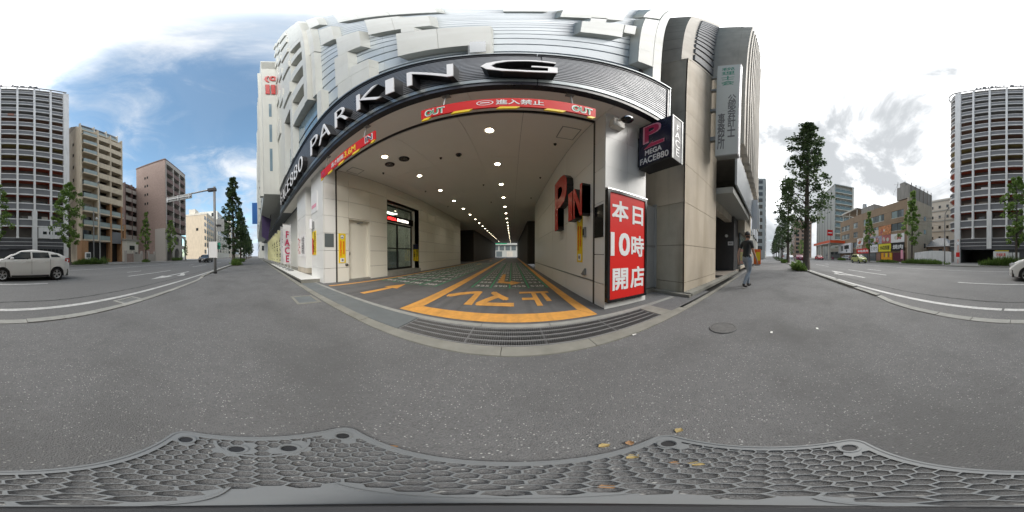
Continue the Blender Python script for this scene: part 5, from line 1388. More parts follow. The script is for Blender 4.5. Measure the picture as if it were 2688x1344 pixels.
def leaf_mesh(name, pts, rnd, size, m, per):
    """pts: clump centres with radius; many small bent leaves round each"""
    V, F, T = [], [], []
    for (c, r) in pts:
        base = rnd.random()
        for _ in range(per):
            d = Vector((rnd.gauss(0, 1), rnd.gauss(0, 1), rnd.gauss(0, .7)))
            d = d/max(1e-3, d.length)*r*(rnd.random()**.45)
            p = c+d
            a = Vector((rnd.gauss(0, 1), rnd.gauss(0, 1), rnd.gauss(0, .6))).normalized()
            b = a.cross(Vector((rnd.gauss(0, 1), rnd.gauss(0, 1), rnd.gauss(0, 1)))).normalized()
            s = size*rnd.uniform(.6, 1.3)
            i = len(V)
            V += [tuple(p-a*s*.5), tuple(p+b*s*.42+a*s*.1), tuple(p+a*s*.6), tuple(p-b*s*.42+a*s*.1)]
            F.append((i, i+1, i+2, i+3)); tt = min(1, max(0, base*.7+rnd.random()*.5-.1)); T += [tt]*4
    me = bpy.data.meshes.new(name); me.from_pydata(V, [], F); me.update()
    at = me.attributes.new('tone', 'FLOAT', 'POINT'); at.data.foreach_set('value', T)
    me.materials.append(M[m])
    return me
def tree_meshes(seed, h, rmax, clear, trunk_r, leaf, size, n_cl, per, shape='cone', bend=.15):
    rnd = random.Random(seed)
    path = []; rr = []
    bx, by = rnd.uniform(-bend, bend), rnd.uniform(-bend, bend)
    for i in range(11):
        t = i/10
        path.append(Vector((bx*math.sin(t*3)*t, by*math.sin(t*2.3)*t, h*.95*t)))
        rr.append(trunk_r*((1-t)**.8*.95+.04)*(1.35 if i == 0 else 1))
    tr = MB(); tr.tube(path, rr, 10)
    def trunk_at(z):
        t = max(0, min(.999, z/(h*.95)))*10; i = int(t); return path[i].lerp(path[i+1], t-i)
    clumps = []
    for k in range(n_cl):
        t = (k+rnd.random())/n_cl
        z = clear+(h-clear)*t**.85
        f = (z-clear)/(h-clear)
        if shape == 'cone': R0 = rmax*(min(1, f/.16))**.6*(1-f)**.72+.12
        else: R0 = rmax*math.sin(math.pi*min(.97, max(.06, f*.94+.06)))**.7+.1
        th = k*2.39996+rnd.uniform(-.6, .6)
        if math.sin(2*th+z*1.15+seed)+math.sin(3*th-z*.8+seed*2) > 1.05: continue
        rad = R0*rnd.uniform(.3, 1.0)*(1.28 if rnd.random() < .15 else 1)
        c = trunk_at(z)+Vector((math.cos(th)*rad, math.sin(th)*rad, rnd.uniform(-.1, .25)))
        clumps.append((c, (.17+.15*R0)*rnd.uniform(.6, 1.3)))
        if k % 3 == 0:
            st = trunk_at(max(clear*.7, z-rad*.55-.2)); md = st.lerp(c, .5)+Vector((0, 0, -.06*rad))
            r0 = trunk_r*.30*(1-f*.75)
            tr.tube([st, md, c], [r0, r0*.6, r0*.22], 5)
    tm = tr.mesh('trunk'); tm.materials.append(M['bark']); tm.polygons.foreach_set('use_smooth', [True]*len(tm.polygons))
    return tm, leaf_mesh('crown', clumps, rnd, size, leaf, per)
def tree(meshes, lab, loc, rz=0, sc=1.0, group=None, name='street_tree'):
    t = thing(name, lab, 'tree', loc, rz, group)
    if not isinstance(sc, tuple): sc = (sc, sc, sc)
    t.scale = sc
    for nm, me in zip(('trunk', 'crown'), meshes):
        q = bpy.data.objects.new(nm, me); C.objects.link(q); q.parent = t
    return t
big_t = tree_meshes(21, 14.2, 2.35, 3.0, .24, 'leaf_dark', .18, 210, 52, 'cone', .12)
mid_t = tree_meshes(33, 12.5, 2.2, 2.6, .20, 'leaf_dark', .20, 150, 46, 'cone', .2)
left_t = tree_meshes(47, 10.9, 1.55, 1.4, .20, 'leaf_dark', .19, 150, 64, 'cone', .1)
far_a = tree_meshes(58, 12.0, 2.0, 2.4, .17, 'leaf_light', .24, 100, 60, 'egg', .3)
far_b = tree_meshes(64, 11.0, 1.7, 2.6, .15, 'leaf_light', .26, 70, 46, 'cone', .4)
gr_r = 'street trees along the near kerb to the right'
tree(big_t, 'tall dark ginkgo with a thick trunk nearest the small round manhole cover', (11.88, -2.85, 0), .3)
tree(mid_t, 'dark street tree standing second beyond the tall thick-trunked ginkgo', (24.3, -3.0, 0), 1.0, 1.12)
tree(big_t, 'dark street tree standing third beyond the tall thick-trunked ginkgo', (35, -3.0, 0), 2.1, .82)
for k, x in enumerate((46, 57, 70, 84, 100)):
    tree((mid_t, big_t)[k % 2], 'small distant street tree in the kerb row beyond the third dark tree', (x, -3.0, 0), k*1.3, .72+.06*(k % 3), gr_r)
tree(left_t, 'narrow conical street tree rising behind the overhead sign pole', (-18.4, -2.55, 0), .5, 1.0)
tree(left_t, 'narrow conical street tree second in line behind the overhead sign pole', (-29, -2.75, 0), 2.0, .92)
for k, x in enumerate((-38, -47, -57, -68, -80, -95)):
    tree((left_t, mid_t)[k % 2], 'distant street tree in the kerb row beyond the narrow conical trees', (x, -2.8, 0), k*.9, .78+.05*(k % 3), 'street trees along the near kerb to the left')
fx = lambda u, y: wy(u, 600, y)[0]
tree(far_a, 'bright green full street tree in front of the gap beside the round-cornered tower', (fx(183, -20), -20, 0), 0, (1.05, 1.05, 1.0))
tree(far_b, 'thin green street tree in front of the mauve brick side wall', (fx(382, -20), -20, 0), 1.1, .92)
tree(far_a, 'green street tree in front of the arched ground floor', (fx(448, -19), -19, 0), 2.2, (.62, .62, .82))
tree(far_b, 'small green sapling by the last arch of the brick apartments', (fx(487, -19), -19, 0), .4, .52)
tree(far_a, 'open leafy street tree right before the tower garage notice boards', (fx(2668, -20), -20, 0), 3.4, (1.0, 1.0, .98))
tree(far_b, 'thin street tree before the food posters of the brown building', (fx(2282, -20), -20, 0), .2, 1.0)
tree(far_b, 'spreading street tree at the corner of the brown building', (fx(2394, -20), -20, 0), 2.6, (1.15, 1.15, 1.12))
tree(far_a, 'yellow green tree beyond the service station forecourt', (92, -19, 0), .7, .9); tree(far_a, 'green tree in front of the orange brick apartments', (112, -16.5, 0), 1.7, .8)
# weeds and low shrubs in the planting strips
def weeds(name, cx, cy, lx, ly, n, hgt, lab, seed, m='leaf_grass', per=26, kind='stuff'):
    rnd = random.Random(seed)
    V, F, T = [], [], []
    for _ in range(n):
        x, y = cx+rnd.uniform(-lx, lx)*rnd.uniform(.4, 1), cy+rnd.uniform(-ly, ly)
        hh = hgt*rnd.uniform(.35, 1.15)*(1-.5*abs((x-cx)/lx)**2)
        for _b in range(per//4):
            a = rnd.uniform(0, 6.28); w_ = rnd.uniform(.012, .03); le = rnd.uniform(.1, .5)*hh
            dx, dy = math.cos(a), math.sin(a)
            i = len(V)
            h2 = hh*rnd.uniform(.5, 1)
            V += [(x-dy*w_, y+dx*w_, 0), (x+dy*w_, y-dx*w_, 0), (x+dx*le*.5+dy*w_*1.6, y+dy*le*.5-dx*w_*1.6, h2*.65), (x+dx*le, y+dy*le, h2), (x+dx*le*.5-dy*w_*1.6, y+dy*le*.5+dx*w_*1.6, h2*.65)]
            F.append((i, i+1, i+2, i+3, i+4)); T += [rnd.random()]*5
    me = bpy.data.meshes.new(name); me.from_pydata(V, [], F); me.update()
    at = me.attributes.new('tone', 'FLOAT', 'POINT'); at.data.foreach_set('value', T); me.materials.append(M[m])
    return tag(link(name, me), lab, 'weeds', kind=kind)
def shrub(cx, cy, r, hgt, lab, seed, m='leaf_light', group=None):
    rnd = random.Random(seed); t = thing('shrub', lab, 'shrub', (cx, cy, 0), group=group)
    cl = []; st = MB()
    for _ in range(26):
        a = rnd.uniform(0, 6.28); q = r*math.sqrt(rnd.random()); z = hgt*rnd.uniform(.25, .95)*(1-.4*q/r)
        c = Vector((cx+math.cos(a)*q, cy+math.sin(a)*q, z)); cl.append((c, .22*r+.08))
        st.tube([(cx+math.cos(a)*q*.3, cy+math.sin(a)*q*.3, 0), c], [.012, .004], 4)
    st.build('stems', 'bark', t)
    link('foliage', leaf_mesh('foliage', cl, rnd, .085, m, 34), t)
soil = mat('soil', (.07,.06,.045), .95, var=.3, vscale=8)
def bed(x0, x1, y0, y1):
    strip('planting_bed', 'soil', [(x0,y0),(x1,y0),(x1,y1),(x0,y1)], -.1, .03)
bed(10.4, 13.4, -2.5, -1.9)
weeds('weeds', 11.9, -2.25, 1.5, .32, 420, .55, 'tangle of weeds round the thick-trunked ginkgo', 1); shrub(11.2, -2.15, .5, .75, 'leafy shrub at the foot of the thick-trunked ginkgo', 2); shrub(12.9, -2.3, .4, .8, 'thin shrub on the road side of the thick-trunked ginkgo', 3)
weeds('weeds', 24.3, -2.4, 1.5, .35, 260, .6, 'weeds round the second dark street tree', 4); shrub(33.5, -2.4, .8, .9, 'round shrub by the third dark street tree', 5, 'leaf_dark'); shrub(46, -2.4, .9, 1.0, 'round shrub further along the right kerb row', 6, 'leaf_dark')
bed(-20, -16.6, -2.5, -1.8)
weeds('weeds', -18.3, -2.2, 1.6, .34, 420, .8, 'tall weeds round the narrow conical tree', 7); shrub(-17.6, -2.2, .6, .9, 'dense shrub at the foot of the narrow conical tree', 8); shrub(-19.2, -2.2, .6, .9, 'dense shrub on the far side of the narrow conical tree', 9, 'leaf_dark')
weeds('weeds', -29, -2.4, 1.6, .34, 200, .7, 'weeds round the second narrow conical tree', 10)
for k, (u, ln, hg, lab) in enumerate(((235, 3.2, 1.0, 'strip of weeds before the tan apartment block'), (382, 1.2, .7, 'clump of weeds under the thin tree by the brick wall'), (465, 2.4, .9, 'strip of weeds before the arched ground floor'), (2420, 4.6, .9, 'long strip of weeds before the pale boundary wall'), (2640, 3.6, 1.3, 'tall weeds before the tower garage notice boards'), (2210, 2.4, .9, 'strip of weeds beside the service station entrance'), (2330, 3.0, .7, 'low weeds before the food poster shops'))):
    weeds('weeds', fx(u, -19.6), -19.6, ln, .5, int(ln*90), hg, lab, 20+k)
for k, (u, hg, lab) in enumerate(((245, 1.1, 'bushy shrub before the tan apartment garage'), (275, 1.4, 'taller bushy shrub before the tan apartment garage'), (455, 1.1, 'low bush under the tree by the arches'), (475, 1.1, 'low bush by the last arch'), (2395, 1.0, 'low bush by the corner of the brown building'), (2440, .9, 'low bush before the pale boundary wall'), (2450, 1.6, 'dark bush behind the pale boundary wall'))):
    yy = -19.7 if k != 6 else -29
    shrub(fx(u, yy), yy, .9 if k != 6 else 1.5, hg if k != 6 else 3.2, lab, 40+k, 'leaf_grass' if k < 6 else 'leaf_dark')
# ---------------------------------------------------------------- poles and street furniture
t = thing('sign_pole', 'grey steel pole carrying an overhead sign arm above the kerb', 'pole', (-9.2, -2.36, 0))
MB().tube([(-9.2,-2.36,0),(-9.2,-2.36,5.32)], [.085,.075], 14).build('pole', 'pole_grey', t, smooth=True)
MB().tube([(-9.2,-2.36,0),(-9.2,-2.36,.10)], .11, 14).build('foot', 'dark_steel', t)
MB().tube([(-9.2,-2.30,5.16),(-9.2,-3.0,5.12),(-9.15,-3.5,5.05),(-9.15,-5.5,4.98)], [.07,.055,.05,.045], 10).build('arm', 'grey_metal', t)
B('arm_clamp', 'dark_steel', t, -9.32, -9.08, -2.75, -2.25, 5.04, 5.22)
sg = MB().prism([(-9.10,-5.55,4.68),(-9.10,-3.75,4.72),(-9.06,-3.75,5.03),(-9.06,-5.55,5.00)], (-.07,0,0)).build('sign_board', 'galv', t)
for yy in (-5.4,-4.65,-3.9): B('stiffener', 'steel_panel', sg, -9.058, -9.03, yy-.03, yy+.03, 4.70, 5.02)
B('stiffener', 'steel_panel', sg, -9.055, -9.035, -5.5, -3.8, 4.82, 4.88)
t = thing('sign_plate', 'blank white plate fixed low on the overhead sign pole', 'sign', (-9.1, -2.5, 1.4)); B('plate', 'sign_white', t, -9.10, -9.085, -2.70, -2.20, .93, 1.86); B('strap', 'grey_metal', t, -9.30, -9.101, -2.46, -2.26, 1.6, 1.65); B('strap', 'grey_metal', t, -9.30, -9.101, -2.46, -2.26, 1.1, 1.15)
t = thing('sign_plate', 'grey plate seen from behind on the pavement side of the overhead sign pole', 'sign', (-9.2, -2, 3)); B('plate', 'grey_metal', t, -9.22, -9.205, -2.26, -1.80, 2.45, 3.20); B('strap', 'dark_steel', t, -9.20, -9.12, -2.30, -2.0, 2.8, 2.86)
t = thing('sign_plate', 'small teal plate on the pavement side of the overhead sign pole', 'sign', (-9.2, -2, 1.6)); B('plate', 'teal_text', t, -9.22, -9.205, -2.24, -2.04, 1.42, 1.80); B('strap', 'dark_steel', t, -9.20, -9.12, -2.28, -2.1, 1.58, 1.62)
def lamp_post(x, y, h, lab, reach=-1.8, m='galv'):
    t = thing('street_lamp', lab, 'street lamp', (x, y, 0))
    MB().tube([(x,y,0),(x,y,h*.55),(x,y,h*.8),(x-.35*reach*.3,y+.3,h*.93),(x-.5*reach,y+1.0,h)], [.11,.085,.07,.055,.045], 8).build('pole', m, t)
    MB().tube([(x-.5*reach,y+.9,h),(x-.62*reach,y+1.5,h+.02)], [.10,.07], 8).build('lamp_head', 'steel_panel', t)
lamp_post(fx(262,-21), -21, 13.0, 'tall street lamp in front of the tan apartment block')
lamp_post(fx(2480,-21), -21, 8.0, 'street lamp standing by the pale boundary wall', 2.2, 'pole_grey')
lamp_post(40, -3.0, 9, 'street lamp in the near kerb row to the right'); lamp_post(-60, -3.0, 9, 'street lamp in the near kerb row to the left')
t = thing('utility_pole', 'thin dark pole with a pale lamp before the tan apartment block', 'pole', (fx(246,-21), -21, 0)); MB().tube([(fx(246,-21),-21,0),(fx(246,-21),-21,8.4)], .10, 8).build('pole', 'pole_grey', t); MB().lathe([(0,0),(.22,.05),(.26,.25),(0,.42)], (fx(248,-21)-.3,-20.8,6.9), 10).build('lamp_globe', 'sign_white', t)
for i, (u, lab) in enumerate(((2515, 'pole with a round mirror at the tower garage entrance'),)):
    x = fx(u, -26.2); t = thing('mirror_pole', lab, 'pole', (x, -26.2, 0)); MB().tube([(x,-26.2,0.02),(x,-26.2,4.2)], .05, 8).build('pole', 'sign_orange', t); MB().disc((x,-26.08,3.5), .32, (0,1,.1), 18).build('mirror', 'silver', t); B('board', 'red_sign', t, x-.35, x+.35, -26.12, -26.1, 1.1, 1.9); B('board', 'sign_white', t, x-.35, x+.35, -26.12, -26.1, .78, 1.09)
nb = thing('notice_board', 'pale notice board with red lettering before the tower', 'board', (fx(2624,-25), -25, 0))
x = fx(2624,-25); B('panel', 'sign_white', nb, x-1.4, x+1.0, -25.1, -25, .05, 2.0); B('cap', 'shop_yellow', nb, x-1.45, x+.7, -25.15, -24.95, 2.001, 2.12); text('lettering', '月極駐車', 'red_sign', nb, (x-.2, -24.999, 1.45), -X, Z, .5, 1.5, depth=.005, bold=.02)
nb = thing('panel_fence', 'row of pale panels beside the red lettered notice board', 'board', (fx(2655,-25), -25, 0)); x = fx(2655,-25)
for k in range(3): B('panel', 'tower_white', nb, x-1.2+k*1.1, x-.2+k*1.1, -25.3, -25.2, .05, 1.8)
for k in range(2): B('sheet', 'sign_white', nb, x-1.0+k*1.2, x-.5+k*1.2, -25.199, -25.18, 1.0, 1.4)
vm = thing('vending_machine', 'white vending machine beside the tan apartment garage', 'vending machine', (fx(230,-25.6), -25.6, 0)); x = fx(230,-25.6)
B('cabinet', 'sign_white', vm, x-.55, x+.55, -26.0, -25.4, .03, 1.95, r=.03); B('display', 'glass_grey', vm, x-.42, x+.42, -25.399, -25.38, 1.0, 1.75); B('tray', 'dark_steel', vm, x-.3, x+.3, -25.399, -25.38, .25, .5)
t = thing('pink_flag', 'pink banner flag by the maroon shopfront', 'flag', (F0_+.6, FYY+.8, 0)); MB().tube([(F0_+.6,FYY+.8,.02),(F0_+.6,FYY+.8,2.6)], .02, 5).build('pole', 'sign_white', t); MB().box(F0_+.62, F0_+1.3, FYY+.79, FYY+.80, .7, 2.5).build('cloth', 'pink', t)
cb = thing('overhead_cable', 'thin cables running from the brown building to the lamp by the boundary wall', 'cable', (20, -23, 8))
for k in range(3):
    a, b = Vector((F0_+3, -25, 10.2-k*.5)), Vector((fx(2480,-21), -21, 7.0-k*.6))
    MB().tube([a.lerp(b, i/8)-Vector((0,0,.5*math.sin(math.pi*i/8))) for i in range(9)], .018, 4, cap=False).build('cable', 'dark_steel', cb)
# ---------------------------------------------------------------- vehicles
mat('car_white', (.82,.82,.80), .22, spec=.6); mat('car_lime', (.42,.45,.17), .25, spec=.6); mat('car_black', (.012,.012,.014), .15, spec=.7); mat('car_red', (.38,.02,.03), .22, spec=.6)
mat('car_maroon', (.16,.02,.06), .22, spec=.6); mat('car_silver', (.48,.49,.50), .3, metal=.4)
glassmat('car_glass', (.02,.024,.026), .03)
mat('tyre', (.018,.018,.018), .85); mat('rim', (.50,.51,.52), .3, metal=.8); mat('tail_red', (.45,.015,.01), .2); mat('lamp_clear', (.62,.64,.66), .1); mat('trim_black', (.02,.02,.02), .5)
def interp(tab, x):
    if x <= tab[0][0]: return tab[0][1]
    for (a, b), (c, d) in zip(tab, tab[1:]):
        if x <= c:
            t = (x-a)/(c-a); t = t*t*(3-2*t)*.5+t*.5
            return b+(d-b)*t
    return tab[-1][1]
WHEEL = {}
def wheel_meshes(r):
    if r in WHEEL: return WHEEL[r]
    w_ = .2
    ty = MB(); prof = [(r*.66,-w_/2),(r*.9,-w_/2),(r,-w_*.36),(r,w_*.36),(r*.9,w_/2),(r*.66,w_/2)]
    n = 28; b = 0
    for rr, yy in prof:
        for j in range(n): a = 2*math.pi*j/n; ty.v.append((rr*math.cos(a), yy, rr*math.sin(a)))
    for i in range(len(prof)-1):
        for j in range(n):
            j2 = (j+1) % n; ty.f.append((i*n+j, i*n+j2, (i+1)*n+j2, (i+1)*n+j)); ty.mi.append(0)
    tme = ty.mesh('tyre'); tme.materials.append(M['tyre'])
    rm = MB(); rm.m = 1
    for s in (-1, 1):
        yy = s*w_*.30
        rm.m = 1; rm.disc((0, yy*.8, 0), r*.66, (0, s, 0), 24)
        rm.m = 0
        for k in range(5):
            a0 = 2*math.pi*k/5+.3
            for da in (-.20, .12):
                p = lambda q, ang: (q*math.cos(ang), yy, q*math.sin(ang))
                rm.face([p(r*.10, a0+da*2), p(r*.10, a0+da*2+.5), p(r*.64, a0+da+.20), p(r*.64, a0+da)])
        for j in range(24):
            a, c = 2*math.pi*j/24, 2*math.pi*(j+1)/24
            rm.face([(r*.60*math.cos(a), yy, r*.60*math.sin(a)), (r*.60*math.cos(c), yy, r*.60*math.sin(c)), (r*.68*math.cos(c), yy*1.3, r*.68*math.sin(c)), (r*.68*math.cos(a), yy*1.3, r*.68*math.sin(a))])
        rm.disc((0, yy*1.06, 0), r*.16, (0, s, 0), 12)
    rme = rm.mesh('rim'); rme.materials.append(M['rim']); rme.materials.append(M['trim_black']); rme.polygons.foreach_set('material_index', rm.mi)
    WHEEL[r] = (tme, rme); return WHEEL[r]
def car(lab, paint, loc, rz, P, group=None, cat='car', name='car'):
    """x forward. P: L length, W half width, wheel radius r, axles, roof/belt tables"""
    t = thing(name, lab, cat, (0, 0, 0), 0, group)
    L, W, r = P['L'], P['W'], P['r']; xf, xr = P['axles']
    roof, belt = P['roof'], P['belt']; zs = P.get('sill', .20); zm = P['zmax']
    def sill(x):
        z = zs+.06*max(0, abs(x)-L*.42)/(L*.08)
        for ax in (xf, xr):
            d = abs(x-ax); ra = r+.055
            if d < ra: z = max(z, r+math.sqrt(ra*ra-d*d)-.0)
        return z
    def half(x):
        e = max(0, abs(x)/(L/2)-.62)/.38
        k = P.get('round', .26)
        return W*(1-k*e**2.6)
    def yat(x, z):
        zb = interp(belt, x); w_ = half(x)
        if z <= zb:
            f = (z-.55)/.55
            return w_*(1-.05*f*f-(.02 if z < .35 else 0))
        s = (z-zb)/max(.05, zm-zb)
        return w_*(.955-.20*s**1.25)
    n = 92; K = 7; G = 6; J = 6
    xs_ = [-L/2+L*i/n for i in range(n+1)]
    rings = []
    for x in xs_:
        zb, zr, z0 = interp(belt, x), interp(roof, x), sill(x)
        zr = max(zr, zb+.012); z0 = min(z0, zb-.05)
        pts = []
        for j in range(K): z = z0+(zb-z0)*j/(K-1); pts.append((yat(x, z), z))
        ze = zr-min(.07, (zr-zb)*.5)
        for j in range(1, G): z = zb+(ze-zb)*j/(G-1); pts.append((yat(x, z), z))
        ye = pts[-1][0]
        for j in range(1, J+1):
            q = j/J; pts.append((ye*math.cos(q*math.pi/2)**.55 if j < J else 0.0, ze+(zr-ze)*math.sin(q*math.pi/2)**.8))
        rings.append([(x, y, z) for y, z in pts])
    mb = MB(); m = len(rings[0])
    for s in (1, -1):
        b = len(mb.v)
        for rg in rings: mb.v += [(x, s*y, z) for x, y, z in rg]
        for i in range(n):
            for j in range(m-1):
                q = (b+i*m+j, b+(i+1)*m+j, b+(i+1)*m+j+1, b+i*m+j+1)
                mb.f.append(q if s < 0 else q[::-1]); mb.mi.append(0)
    for i in (0, n):                                      # close nose and tail
        rg = rings[i]
        for j in range(m-1):
            (x, y, z), (x2, y2, z2) = rg[j], rg[j+1]
            mb.face([(x, y, z), (x2, y2, z2), (x2, -y2, z2), (x, -y, z)])
    body = mb.build('body', paint, t, smooth=True)
    ub = MB(); ub.box(-L/2+.12, L/2-.12, -W*.86, W*.86, zs-.02, zs+.30); ub.build('underbody', 'trim_black', t)
    def side_patch(nm, pa, m_, parent, off=.006, rows=6, cols=10):
        # pa: [(z, x_rear, x_front)] rows from bottom to top
        for s in (1, -1):
            q = MB(); V = []
            for i in range(rows+1):
                f = i/rows; z = pa[0][0]+(pa[-1][0]-pa[0][0])*f
                xa = interp([(k[0], k[1]) for k in pa], z); xb = interp([(k[0], k[2]) for k in pa], z)
                V.append([(xa+(xb-xa)*j/cols, z) for j in range(cols+1)])
            for i in range(rows):
                for j in range(cols):
                    p = [V[i][j], V[i][j+1], V[i+1][j+1], V[i+1][j]]
                    q.face([(x, s*(yat(x, z)+off), z) for x, z in (p if s < 0 else p[::-1])])
            q.build(nm, m_, parent, smooth=True)
    for pa in P['windows']: side_patch('side_window', pa, 'car_glass', t)
    def top_patch(nm, xa, xb, inset, m_, off=.008):
        q = MB(); cols, rows = 10, 8
        def pt(x, f):
            zb, zr = interp(belt, x), max(interp(roof, x), interp(belt, x)+.012)
            ze = zr-min(.07, (zr-zb)*.5); ye = yat(x, ze)*inset
            y = ye*f; g = abs(f*inset)
            zz_ = ze+(zr-ze)*math.sqrt(max(0, 1-g**3.2))
            return (x, y, zz_+off)
        for i in range(rows):
            for j in range(cols):
                x0, x1 = xa+(xb-xa)*i/rows, xa+(xb-xa)*(i+1)/rows; f0, f1 = -1+2*j/cols, -1+2*(j+1)/cols
                q.face([pt(x0, f0), pt(x1, f0), pt(x1, f1), pt(x0, f1)])
        q.build(nm, m_, t, smooth=True)
    top_patch('windscreen', *P['screen'], 'car_glass')
    if 'back' in P:
        xa, z0, z1 = P['back']
        xx = -L/2-.0
        q = MB(); q.face([(xa-.004, -W*.66, z0), (xa-.004, W*.66, z0), (xa+P.get('backlean', .2), W*.60, z1), (xa+P.get('backlean', .2), -W*.60, z1)]); q.build('rear_window', 'car_glass', t)
    tme, rme = wheel_meshes(r)
    for ax in (xf, xr):
        for s in (1, -1):
            wo = bpy.data.objects.new('wheel', None); C.objects.link(wo); wo.parent = t; wo.location = (ax, s*(W-.115), r)
            for nm, me in (('tyre', tme), ('rim', rme)):
                q = bpy.data.objects.new(nm, me); C.objects.link(q); q.parent = wo
    for s in (1, -1):
        hx = L/2-.24
        side_patch_one = MB(); zz = P.get('hl', .72)
        p = [(hx+.17, zz-.07), (hx-.22, zz+.03), (hx-.26, zz+.11), (hx+.10, zz+.05)]
        side_patch_one.face([(x, s*(yat(min(x, L/2-.01), z)+.012), z) for x, z in (p if s < 0 else p[::-1])])
        side_patch_one.box(hx+.14, L/2+.012, s*W*.42, s*W*.70, zz-.08, zz+.03)
        side_patch_one.build('headlight', 'lamp_clear', t)
        z0, z1 = P.get('tl', (.72, 1.0)); q = MB()
        p = [(-L/2+.02, z0), (-L/2+.30, z0+.10), (-L/2+.26, z1), (-L/2+.05, z1)]
        q.face([(x, s*(yat(x, z)+.014), z) for x, z in (p if s < 0 else p[::-1])])
        q.box(-L/2-.012, -L/2+.06, s*W*.52, s*W*.74, z0, z1); q.build('tail_light', 'tail_red', t)
        mx, mz = P['mirror']; q = MB().bbox(mx-.07, mx+.09, s*(W+.02), s*(W+.19), mz-.06, mz+.07, r=.03); q.build('mirror', paint, t)
        for dx in P.get('doors', ()):
            q = MB(); q.box(dx-.004, dx+.004, s*(yat(dx, .6)-.01), s*(yat(dx, .6)+.0035), .32, interp(belt, dx)-.02)
            q.build('door_gap', 'trim_black', t)
        for dx in P.get('doors', ())[:2]:
            B('door_handle', paint, t, dx+.08, dx+.24, s*(yat(dx, .9)+.002), s*(yat(dx, .9)+.03), .86, .89)
        q = MB(); q.box(xr+r+.1, xf-r-.1, s*(W-.06), s*(W-.006), zs-.01, zs+.07); q.build('side_skirt', 'trim_black', t)
    q = MB(); q.box(L/2-.05, L/2+.012, -W*.5, W*.5, .30, .48); q.build('grille', 'trim_black', t)
    B('number_plate', 'sign_white', t, L/2+.013, L/2+.02, -.16, .16, .40, .52); B('number_plate', 'sign_white', t, -L/2-.02, -L/2-.013, -.16, .16, .62, .74)
    t.location = loc; t.rotation_euler = (0, 0, rz)
    return t
HATCH = dict(L=3.96, W=.845, r=.295, axles=(1.22, -1.27), zmax=1.43, hl=.76, tl=(.80, 1.02),
    roof=[(-1.98,.95),(-1.90,1.03),(-1.70,1.15),(-1.42,1.26),(-.95,1.36),(-.20,1.43),(.32,1.39),(.78,1.23),(1.26,1.00),(1.58,.92),(1.85,.78),(1.98,.60)],
    belt=[(-1.98,.94),(-1.5,1.04),(-.5,.98),(.6,.92),(1.25,.90),(1.6,.84),(1.98,.56)],
    windows=[[(1.07,-1.46,-1.0),(1.20,-1.30,-.98)],[(1.03,-.92,-.12),(1.29,-.88,-.12)],[(.98,-.04,1.02),(1.31,-.04,.40)],],
    screen=(1.20,.38,.94), back=(-1.93,1.00,1.14), backlean=.20, mirror=(.80,1.0), doors=(-.08,-.95,1.10))
KEI = dict(L=3.35, W=.73, r=.27, axles=(1.05,-1.05), zmax=1.50, hl=.72, tl=(.75,1.05), round=.2,
    roof=[(-1.67,1.05),(-1.60,1.35),(-1.35,1.46),(-.5,1.50),(.3,1.45),(.75,1.22),(1.05,.98),(1.4,.90),(1.62,.76),(1.67,.6)],
    belt=[(-1.67,.95),(0,.92),(1.05,.88),(1.4,.82),(1.67,.56)],
    windows=[[(1.0,-1.45,-.5),(1.36,-1.36,-.5)],[(.98,-.42,.78),(1.36,-.42,.36)]], screen=(1.0,.36,.93), back=(-1.63,1.05,1.36), backlean=.14, mirror=(.62,.98), doors=(-.45,.85))
SEDAN = dict(L=4.5, W=.85, r=.31, axles=(1.35,-1.3), zmax=1.42, hl=.68, tl=(.70,.88),
    roof=[(-2.25,.80),(-2.15,.95),(-1.6,1.0),(-1.1,1.28),(-.5,1.41),(.2,1.42),(.6,1.34),(1.15,1.0),(1.7,.90),(2.1,.78),(2.25,.6)],
    belt=[(-2.25,.76),(-1.6,.94),(0,.92),(1.2,.90),(1.8,.82),(2.25,.56)],
    windows=[[(.99,-1.3,-.45),(1.3,-.95,-.45)],[(.98,-.37,.90),(1.3,-.37,.48)]], screen=(1.1,.55,.93), mirror=(.85,.98), doors=(-.4,.95))
VAN = dict(L=4.6, W=.85, r=.31, axles=(1.5,-1.3), zmax=1.95, hl=.75, tl=(.8,1.3), round=.14,
    roof=[(-2.3,1.5),(-2.25,1.85),(-2.0,1.93),(0,1.97),(1.2,1.9),(1.6,1.6),(2.05,1.12),(2.25,.95),(2.3,.6)],
    belt=[(-2.3,1.05),(0,1.05),(1.6,1.02),(2.1,.95),(2.3,.58)],
    windows=[[(1.15,-2.1,-.9),(1.7,-2.05,-.9)],[(1.15,-.8,.4),(1.7,-.8,.4)],[(1.12,.5,1.7),(1.7,.5,1.35)]], screen=(2.0,1.25,.93), back=(-2.27,1.1,1.7), backlean=.04, mirror=(1.5,1.15), doors=(.45,-.85))
car('white compact hatchback driving along the lane before the round-cornered tower', 'car_white', (-1.33, -7.95, RZ), 0, HATCH)
car('lime green small car in the far lane before the food posters', 'car_lime', (23.9, -14.9, RZ), R(180), KEI)
car('black saloon car in the middle lane beyond the overhead sign pole', 'car_black', (-28.5, -9.0, RZ), 0, SEDAN)
car('red saloon car passing the service station', 'car_red', (47, -15.2, RZ), R(180), SEDAN)
car('white van parked by the kerb beyond the third dark tree', 'car_white', (44, -4.6, RZ), 0, VAN, cat='van', name='van')
car('dark red car behind the second dark street tree', 'car_maroon', (38, -7.2, RZ), 0, SEDAN)
car('white saloon car far along the road to the right', 'car_white', (58, -8.0, RZ), 0, SEDAN)
car('silver car parked in the yard under the white billboard', 'car_silver', (fx(2225,-23), -22.6, .02), R(20), KEI)
car('white small car parked before the beige office block', 'car_white', (-62, -18.8, .02), R(170), KEI)
car('silver saloon far along the road to the left', 'car_silver', (-56, -15, RZ), R(180), SEDAN)
